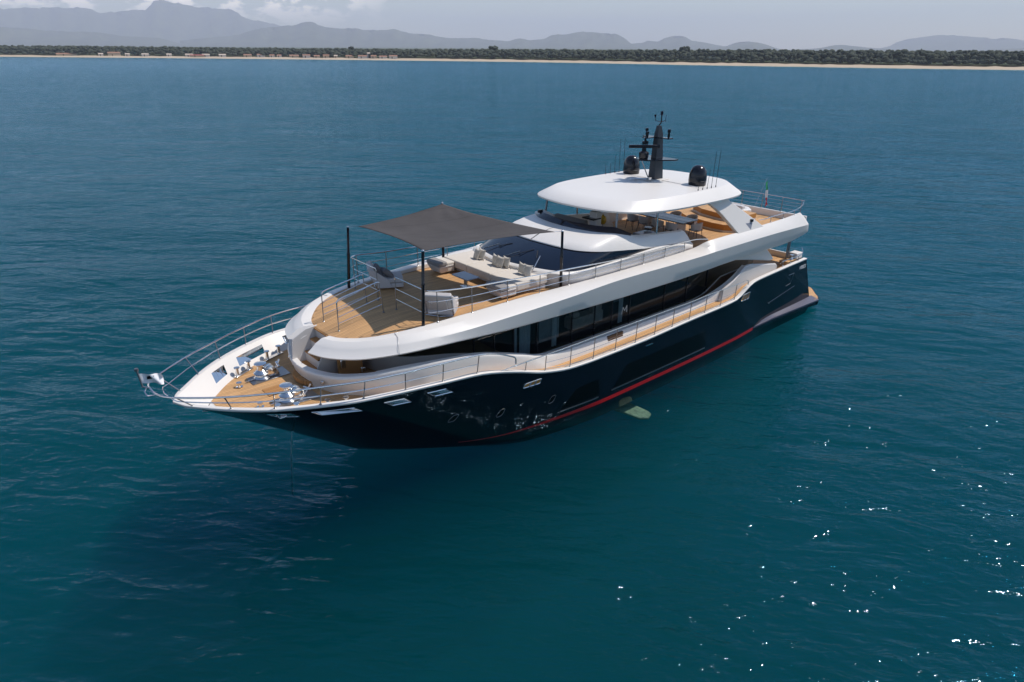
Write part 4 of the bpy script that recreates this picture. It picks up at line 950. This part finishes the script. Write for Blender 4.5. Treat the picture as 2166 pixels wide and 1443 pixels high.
# ---- windlasses, bollards, hatches on the bow deck
for s in (1, -1):
    q = MB(); q.prism([(18.3, .72 * s), (18.3, 1.36 * s), (16.95, 1.52 * s), (16.95, .78 * s)], 3.478, 3.50); wd_ = part(q, 'windlass', DSTEEL, bevel=.006)
    q = MB(); q.lathe([(.26, 0), (.27, .05), (.20, .10), (.23, .16), (.26, .22), (.20, .27), (.13, .33), (.125, .46), (.16, .50), (.205, .53), (.205, .55), (.12, .575), (0, .58)], (17.86, 1.05 * s, 3.50), 28); part(q, 'capstan', STEEL, wd_)
    q = MB(); q.box((17.5, 1.08 * s, 3.62), (.5, .34, .24), taper=.7); part(q, 'chain_stopper', STEEL, wd_, bevel=.05)
    q = MB(); q.lathe([(.05, -.2), (.17, -.16), (.17, -.06), (.09, -.03), (.09, .03), (.17, .06), (.17, .16), (.05, .2)], (17.55, 1.05 * s, 3.72), 18, Matrix.Rotation(pi / 2, 3, 'X')); part(q, 'gypsy', STEEL, wd_)
    q = MB(); q.tube([(17.35, 1.2 * s, 3.6), (17.2, 1.22 * s, 3.78), (17.12, 1.25 * s, 3.92)], .035, 8); q.tube([(17.25, 1.0 * s, 3.75), (17.2, 1.35 * s, 3.8)], .04, 8); part(q, 'brake_lever', STEEL, wd_, join=True)
    q = MB()
    for k in range(12):
        x = 17.35 - .0 + .0; q.tube([(18.05 + .03 * k, (1.05 + .012 * (k % 2)) * s, 3.52), (18.09 + .03 * k, (1.05 - .012 * (k % 2)) * s, 3.53)], .02, 5)
    part(q, 'chain', STEEL, wd_, join=True)
    q = MB(); q.lathe([(.11, 0), (.12, .02), (.05, .04), (.045, .12), (.09, .14), (.09, .17), (0, .18)], (18.7, .9 * s, 3.48), 14); part(q, 'chain_pipe', STEEL, wd_)
    for xc in (18.2, 16.85):
        yy = ysh(xc) - CAPW - slope_in(xc) - .12; an = math.atan2(ysh(xc - .3) - ysh(xc + .3), -.6)
        q = MB(); q.box((xc, yy * s, 3.50), (.85, .17, .04), rz=an * s); bo = part(q, 'bollard', STEEL, bevel=.01)
        for k in (-.28, .28):
            c = (xc + k * cos(an), (yy + k * sin(an)) * s, 3.51)
            q = MB(); q.lathe([(.075, 0), (.06, .03), (.052, .25), (.055, .27), (.10, .285), (.10, .31), (0, .315)], c, 14); part(q, 'post', STEEL, bo)
q = MB(); q.box((17.9, .1, 3.482), (.62, .62, .02)); part(q, 'deck_hatch', TEAKD, bevel=.004)
q = MB(); q.box((18.4, 2.0, 3.50), (.3, .12, .05)); q.box((16.6, 2.9, 3.5), (.22, .1, .05)); part(q, 'deck_cleat', STEEL, bevel=.02)
# anchor chain to the water
q = MB()
for s in (1, -1): q.tube([(17.55, .34 + .04 * s, 2.2), (17.75, .35 + .04 * s, 1.0), (17.9, .36 + .04 * s, -.6)], .026, 5)
part(q, 'anchor_chain', STEEL, join=True)
# stabiliser fin below the waterline
for s in (1, -1):
    q = MB(); q.slab([(4.0, 3.0 * s, -.9), (3.0, 3.0 * s, -.9), (2.6, 3.9 * s, -1.15), (2.62, 4.15 * s, -1.2), (3.0, 4.3 * s, -1.2), (3.4, 4.1 * s, -1.15)], (0, 0, -1), .12); part(q, 'stabiliser_fin', M('pale_green_fin_light_dapples', (.15, .20, .12), .6, var=.97, vscale=7), hull, bevel=.04)  # strong mottling paints light and shadow dapples onto the pale green fin
# ---- flybridge fixtures
q = MB(); q.box((3.15, -1.2, 6.4), (.9, 2.0, .9), ry=.10); cons = part(q, 'helm_console', GREY, bevel=.08)
q = MB(); q.box((4.0, -1.75, 7.06), (.5, 1.1, .14), rz=-.3, ry=.1); part(q, 'dash_cover', WHITE, cons, bevel=.04)
q = MB(); q.lathe([(.12, 0), (.13, .06), (.08, .12), (0, .13)], (4.05, -2.0, 7.12), 14); part(q, 'compass', BLACK, cons)
q = MB(); q.box((2.9, .35, 6.42), (.34, .42, 2.0)); col_ = part(q, 'pedestal', LINER, bevel=.04)
q = MB(); q.box((3.05, .25, 7.12), (.5, .7, .06)); part(q, 'pedestal_top', BLACK, col_, bevel=.015)
q = MB(); q.box((3.0, 1.3, 5.9), (1.6, 1.5, .95)); part(q, 'companionway', AMBER, bevel=.03)
for i, (x0, x1, y0, y1, z0, z1) in enumerate(((-6.9, -5.2, -1.6, 2.2, 5.42, 5.80), (-7.6, -6.0, -1.3, 2.05, 5.80, 6.14))):
    pol = [(x1 - .5, y1), (x1 - .05, y1 - .5), (x1, y1 - 1.2), (x1 - .25, y0 + .9), (x1 - .8, y0), (x0, y0), (x0, y1)]
    q = MB(); q.prism([(x + (.05 if x > x0 else 0), y) for x, y in pol], z0, z0 + .09); st2 = part(q, 'terrace_step', LINER, smooth=0)
    q = MB(); q.prism(pol, z0 + .09, z1 - .03); part(q, 'riser', AMBER, st2, smooth=0)
    q = MB(); q.prism(pol, z1 - .03, z1); part(q, 'tread', TEAK, st2, smooth=0)
q = MB(); q.prism([(-7.0, -1.4), (-7.0, 1.05), (-8.3, 1.35), (-8.75, .9), (-8.75, -1.4)], 5.42, 6.12); part(q, 'bathing_tub', WHITE, bevel=.06)
q = MB(); q.prism([(-7.2, -1.2), (-7.2, .85), (-8.2, 1.1), (-8.5, .8), (-8.5, -1.2)], 6.124, 6.128); part(q, 'tub_cover', LINER, smooth=0)
q = MB(); q.box((-7.9, 0, 6.2), (.3, 2.2, .22)); part(q, 'tub_headrest', LINER, bevel=.05)

# ================================================================== loose things on board
def pole(b, t, label=None):
    pass
aw = empty('sun_awning', (0, 0, 0), 'dark grey shade sail stretched between four black poles over the foredeck lounge', 'awning')
PB = [(13.54, -2.58, 5.42), (13.56, 2.60, 5.43), (7.22, 2.66, 5.43), (8.85, -2.9, 5.6)]
PT = [(13.34, -2.60, 7.76), (13.45, 2.62, 8.00), (7.42, 2.85, 7.72), (8.81, -2.9, 8.02)]
for b, t in zip(PB, PT):
    b = Vector(b); t = Vector(t)
    q = MB(); q.tube([b, b.lerp(t, .55), b.lerp(t, .56), b.lerp(t, .58), b.lerp(t, .59), t], [.058, .058, .066, .066, .052, .052], 12); p = part(q, 'pole', BLACK, aw)
    q = MB(); q.lathe([(.055, 0), (.055, .03), (.03, .05), (0, .052)], t, 10); part(q, 'pole_cap', STEEL, p)
cr = [Vector((12.97, -2.48, 7.77)), Vector((13.37, 2.52, 7.98)), Vector((7.75, 2.78, 7.75)), Vector((8.86, -2.82, 8.02))]
q = MB(); N_ = 36; rows = []
for i in range(N_ + 1):
    u = i / N_; row = []
    for j in range(N_ + 1):
        v = j / N_; U_, V_ = 2 * u - 1, 2 * v - 1
        uu_ = .5 + .5 * U_ * (1 - .085 * (1 - V_ * V_)); vv_ = .5 + .5 * V_ * (1 - .085 * (1 - U_ * U_))
        p = cr[0] * (1 - uu_) * (1 - vv_) + cr[1] * (1 - uu_) * vv_ + cr[2] * uu_ * vv_ + cr[3] * uu_ * (1 - vv_)
        sag = -.16 * (1 - U_ * U_) * (1 - V_ * V_)
        rr = math.hypot(1 - uu_, vv_); cone = math.exp(-(((1 - uu_) ** 2 + vv_ ** 2) / .03)); 
        an = math.atan2(vv_ + 1e-6, 1 - uu_ + 1e-6); p = p + Vector((0, 0, sag + .018 * sin(an * 16) * math.exp(-((rr - .25) / .18) ** 2) + .008 * sin(u * 21 + v * 7) * (1 - U_ * U_) * (1 - V_ * V_)))
        row.append(tuple(p))
    rows.append(row)
q.loft(rows); sail = part(q, 'shade_sail', CANVAS, aw, smooth=80)
sd_ = sail.modifiers.new('thickness', 'SOLIDIFY'); sd_.thickness = .012
for c, t in zip(cr, PT):
    q = MB(); q.tube([c + (Vector(t) - c) * .0, Vector(t) + Vector((0, 0, .02))], .010, 5); part(q, 'corner_line', STEEL, aw)

# ---- sectional sofa
so = empty('deck_sofa', (0, 0, 5.42), 'U-shaped beige sectional sofa with grey-covered ends, in front of the windscreen', 'sofa')
def cushion(poly, z0, z1, mat, par, name, bev=.05):
    q = MB(); q.prism(poly, z0 - 5.42, z1 - 5.42); return part(q, name, mat, par, bevel=bev, bseg=3)
front = lambda y: 9.22 - .0 * y
rear = lambda y: 8.15 - .09 * y * y
ys_ = np.linspace(-2.35, 2.35, 15)
cushion([(9.0, -2.0), (9.0, 2.0)] + [(rear(y) + .1, y) for y in ys_[::-1]], 5.43, 5.62, LINER, so, 'plinth', .02)
seat_poly = lambda ya, yb: [(9.22, ya), (9.22, yb)] + [(rear(y), y) for y in np.linspace(yb, ya, 6)]
for ya, yb in ((-2.36, -.78), (-.77, .77), (.78, 2.36)): cushion(seat_poly(ya, yb), 5.62, 5.93, BEIGE, so, 'seat_cushion')
for s in (1, -1):
    cushion([(9.22, 1.55 * s), (9.62, 1.55 * s), (9.62, 2.36 * s), (9.22, 2.36 * s)][::s], 5.50, 5.90, BEIGE, so, 'arm_cushion')
    q = MB(); bx = [(9.30, 1.62), (9.88, 1.62), (9.88, 2.30), (9.30, 2.30)]; tp = [(9.25, 1.52), (10.05, 1.52), (10.05, 2.40), (9.25, 2.40)]
    q.loft([[(x, y * s, .06) for x, y in bx], [(x, y * s, .36) for x, y in tp]], closed_u=True); q.add([(x, y * s, .06) for x, y in bx], [(0, 1, 2, 3)]); q.add([(x, y * s, .36) for x, y in tp], [(0, 1, 2, 3)])
    part(q, 'end_base', LGREY, so, bevel=.03, smooth=30)
    cushion([(9.62, 1.51 * s), (10.06, 1.51 * s), (10.06, 2.41 * s), (9.62, 2.41 * s)][::s], 5.79, 5.97, GREY, so, 'end_cover')
q = MB(); q.loft([[(rear(y) + .06, y, .48), (rear(y) - .04, y, .62), (rear(y) - .18, y, .64), (rear(y) - .22, y, .40)] for y in ys_]); part(q, 'back_bolster', WHITE, so, smooth=60)
PL = [((8.42, -1.20), .5, 'leftmost speckled throw pillow on the sofa, leaning on its back by the far rail'), ((8.30, -1.02), .25, 'speckled throw pillow half hidden behind the leftmost pillow'),
      ((8.36, -.02), .55, 'speckled throw pillow left of the middle pair on the sofa'), ((8.42, .30), .2, 'front speckled throw pillow of the middle pair on the sofa'), ((8.26, .52), .3, 'speckled throw pillow tucked behind the middle pair'),
      ((8.30, 1.55), .35, 'speckled throw pillow behind the rightmost pillow, near the awning pole'), ((8.32, 1.85), .1, 'rightmost speckled throw pillow on the sofa, nearest the awning pole')]
def pillow_mesh(name, mat, sz=.47, th=.15):
    q = MB(); n = 10; rows = []
    for sgn in (1, -1):
        rows = []
        for i in range(n + 1):
            row = []
            for j in range(n + 1):
                u, v = 2 * i / n - 1, 2 * j / n - 1; k = (1 - u * u) ** .5 * (1 - v * v) ** .5 if abs(u) < 1 and abs(v) < 1 else 0
                e = 1 - .17 * (1 - v * v) * abs(u) ** 3; e2 = 1 - .17 * (1 - u * u) * abs(v) ** 3
                row.append((u * sz / 2 * e, sgn * k ** .8 * th / 2, v * sz / 2 * e2 + sz / 2))
            rows.append(row)
        q.loft(rows)
    o = q.build(name, mat, None, smooth=70); return o
pil0 = pillow_mesh('throw_pillow', PATTERN)
for i, ((x, y), a, lb_) in enumerate(PL):
    o = pil0 if i == 0 else pil0.copy()
    if i: COL.objects.link(o)
    o.location = (x, y, 5.92); o.rotation_euler = (R_(-20 + 6 * (i % 3)), R_(4 * (i % 2)), R_(90) - a + .25)
    tag(o, lb_, 'pillow', 'throw pillows along the sofa back')
# ---- coffee table
ct = empty('coffee_table', (9.95, .16, 5.42), 'low pale grey coffee table on a steel pedestal inside the U of the sofa', 'coffee table')
q = MB(); q.box((0, 0, .42), (.62, .98, .05)); part(q, 'table_top', TABLE, ct, bevel=.012)
q = MB(); q.tube([(0, 0, .02), (0, 0, .40)], .075, 16); part(q, 'pedestal', STEEL, ct)
q = MB(); q.box((0, 0, .012), (.34, .34, .024)); part(q, 'base_plate', STEEL, ct, bevel=.006)
# ---- two lounge chairs facing aft
def lounge(loc, rz, label, pillows):
    t = empty('lounge_chair', loc, label, 'lounge chair', 'low lounge chairs on the foredeck'); t.rotation_euler = (0, 0, rz)
    for k in (0, 1):
        q = MB(); q.box((-.12, 0, .14 + .20 * k), (1.02, .92, .19)); part(q, 'seat_cushion', LGREY, t, bevel=.05, bseg=3)
    q = MB(); q.slab([(.30, -.47, .10), (.30, .47, .10), (.72, .47, .86), (.72, -.47, .86)], Vector((-.88, 0, .48)), .20); part(q, 'backrest', LGREY, t, bevel=.05, bseg=3)
    for s in (1, -1):
        q = MB(); q.slab([(.36, .475 * s, .08), (.70, .475 * s, .84), (.52, .475 * s, .84), (-.05, .475 * s, .42), (-.2, .475 * s, .08)], (0, s, 0), .035); part(q, 'side_flap', LGREY, t, bevel=.015)
        q = MB(); q.tube([(.44, .30 * s, .28), (.53, .30 * s, .34), (.64, .30 * s, .62), (.60, .30 * s, .68)], .018, 5); part(q, 'strap_handle', LINER, t)
    q = MB(); q.tube([(.42, -.5, .06), (.46, 0, .03), (.42, .5, .06)], .018, 6); part(q, 'frame', STEEL, t)
    return t
lounge((12.30, 1.92, 5.42), R_(42), 'grey lounge chair beside the front right awning pole, its back turned to the bow', 0)
lounge((12.30, -1.85, 5.42), R_(-27), 'grey lounge chair with dark pillows near the far rail', 2)
for i, (x, y, a, tl, lb_) in enumerate(((12.42, -1.90, 0, -30, 'dark grey pillow leaning on the back of the far lounge chair'), (12.12, -1.66, .25, -52, 'dark grey pillow lying in front of the other one on the far lounge chair'))):
    o = pillow_mesh('lounge_pillow', DGREY, .56, .24); o.location = (x, y, 5.84); o.rotation_euler = (R_(-tl), 0, R_(90 - 27) + a); tag(o, lb_, 'pillow', 'dark pillows on the far lounge chair')
# ---- flybridge sofa, dining table and chairs
fs = empty('flybridge_sofa', (0, 0, 5.43), 'grey covered corner sofa behind the wind deflector on the flybridge', 'sofa')
for pts, z0, z1, mt_, nm in (([(2.1, 2.2), (.1, 2.2), (.1, 1.35), (2.1, 1.35)], 5.43, 5.95, GREY, 'seat_cushion'), ([(2.2, 2.26), (.0, 2.26), (.0, 2.02), (2.2, 2.02)], 5.95, 6.36, GREY, 'backrest'), ([(2.2, 2.0), (1.3, 2.0), (1.3, -.4), (2.2, -.4)], 5.43, 6.2, GREY, 'sunpad'), ([(.1, 1.3), (-.9, 1.3), (-.9, .2), (.1, .2)], 5.43, 5.98, TABLE, 'sideboard')):
    q = MB(); q.prism(pts, z0 - 5.43, z1 - 5.43); part(q, nm, mt_, fs, bevel=.05)
dt = empty('dining_table', (-3.15, -.35, 5.42), 'long slate-blue dining table on the open flybridge under the hardtop', 'dining table')
q = MB(); q.box((0, 0, .74), (1.25, 3.0, .05)); part(q, 'table_top', DTABLE, dt, bevel=.015)
q = MB(); q.box((0, 0, .768), (.4, 2.96, .006)); part(q, 'inlay', TABLE, dt, smooth=0)
for s in (1, -1):
    q = MB(); q.box((0, .95 * s, .36), (.7, .12, .72)); part(q, 'leg', LINER, dt, bevel=.02)
dc = empty('dining_chair', (0, 0, 0), 'beige', 'dining chair', 'dining chairs round the flybridge table')
q = MB(); q.box((0, 0, .45), (.5, .5, .08)); part(q, 'seat', DGREY, dc, bevel=.03)
q = MB(); rows = []
for i in range(13):
    a = R_(-115 + 230 * i / 12); c_, s_ = cos(a), sin(a); k = 1.0 - .35 * (abs(i - 6) / 6) ** 2
    rows.append([(-.25 * c_, .27 * s_, .42), (-.29 * c_, .30 * s_, .42 + .22 * k), (-.31 * c_, .31 * s_, .42 + .42 * k), (-.285 * c_, .285 * s_, .42 + .42 * k), (-.25 * c_, .26 * s_, .44)])
q.loft(rows); part(q, 'backrest', LGREY, dc, smooth=50)
for sx in (1, -1):
    for sy in (1, -1):
        q = MB(); q.tube([(.20 * sx, .20 * sy, .42), (.26 * sx, .25 * sy, 0)], [.016, .012], 6); part(q, 'leg', MATT, dc)
DCH = [((-2.25, .70), pi, 'dining chair at the near right corner of the table, front row, closest to the camera'), ((-2.25, -.15), pi, 'second dining chair from the right in the row in front of the table'), ((-2.25, -1.0), pi, 'third dining chair from the right in the row in front of the table'), ((-2.25, -1.75), pi, 'leftmost dining chair, at the far end of the row in front of the table'),
       ((-3.05, 1.55), -pi / 2, 'dining chair at the right-hand head of the table, standing on open teak'), ((-4.05, .55), 0, 'dining chair behind the table, nearest the amber steps'), ((-4.05, -.45), 0, 'middle dining chair in the row behind the table'), ((-4.05, -1.4), 0, 'dining chair at the far end of the row behind the table')]
for i, ((x, y), a, lb_) in enumerate(DCH):
    if i == 0: dc.location = (x, y, 5.42); dc.rotation_euler = (0, 0, a); dc['label'] = lb_
    else: dup(dc, (x, y, 5.42), a, lb_)
bs = empty('bar_stool', (-.75, .45, 5.42), 'black bar stool with a round seat beside the flybridge sideboard', 'stool')
q = MB(); q.lathe([(.18, .62), (.20, .66), (.19, .72), (0, .73)], (0, 0, 0), 20); part(q, 'seat', BLACK, bs)
q = MB(); q.tube([(0, 0, .02), (0, 0, .62)], .03, 10); part(q, 'stem', STEEL, bs)
q = MB(); q.lathe([(.2, 0), (.2, .015), (.03, .03)], (0, 0, 0), 20); part(q, 'foot', STEEL, bs)
yl = empty('yellow_lantern', (.5, -1.35, 5.42), 'yellow round lantern on a slim stand under the hardtop', 'lantern')
q = MB(); q.lathe([(.0, .72), (.10, .74), (.17, .84), (.18, .98), (.13, 1.10), (.05, 1.14), (.05, 1.2), (0, 1.2)], (0, 0, 0), 18); part(q, 'globe', YELLOW, yl)
q = MB(); q.tube([(0, 0, 0), (0, 0, .74)], .02, 6); part(q, 'stand', STEEL, yl)
# ---- flags
def flag(name, org, ux, vz, w_, h_, mat, amp, label, cat, band=False, pole_pts=None):
    t = empty(name, org, label, cat)
    q = MB(); n = 16; ux = Vector(ux); vz = Vector(vz); nn = ux.cross(vz).normalized()
    q.loft([[tuple(ux * (w_ * i / n) + vz * (h_ * j / 8) + nn * amp * sin(i / n * 9 + j * .5) * (i / n) + Vector((0, 0, -.10 * (i / n) ** 2 * w_))) for j in range(9)] for i in range(n + 1)])
    o = q.build('cloth', mat, t, smooth=80)
    if band:
        at = o.data.attributes.new('band', 'FLOAT', 'POINT')
        at.data.foreach_set('value', [min(.999, max(0, (v.co.dot(ux)) / (w_ * ux.length_squared))) for v in o.data.vertices])
    if pole_pts:
        q = MB(); q.tube(pole_pts, .016, 6); part(q, 'staff', STEEL, t)
    return t, o
fl, cl = flag('bow_flag', (21.69, .0, 4.95), (-.95, .30, -.12), (.0, 0, 1), .60, .30, WHITEFLAG, .09, 'small white flag with a dark emblem on the bow staff', 'flag')
q = MB(); q.slab([(-.17, .075, .10), (-.33, .13, .10), (-.36, .14, .18), (-.26, .11, .21), (-.18, .08, .19)], (.3, .95, 0), .012); part(q, 'emblem', NAVY, fl, smooth=0)
fl, cl = flag('stern_flag', (-10.72, .42, 5.72), (-.18, .05, -1.0), (-.32, .02, .25), 1.25, .46, FLAG, .08, 'green, white and red flag hanging from a staff at the aft rail', 'flag', True, [(0.02, -.30, -.02), (-.44, -.02, 1.62)])
cl.location = (-.36, -.03, 1.34)
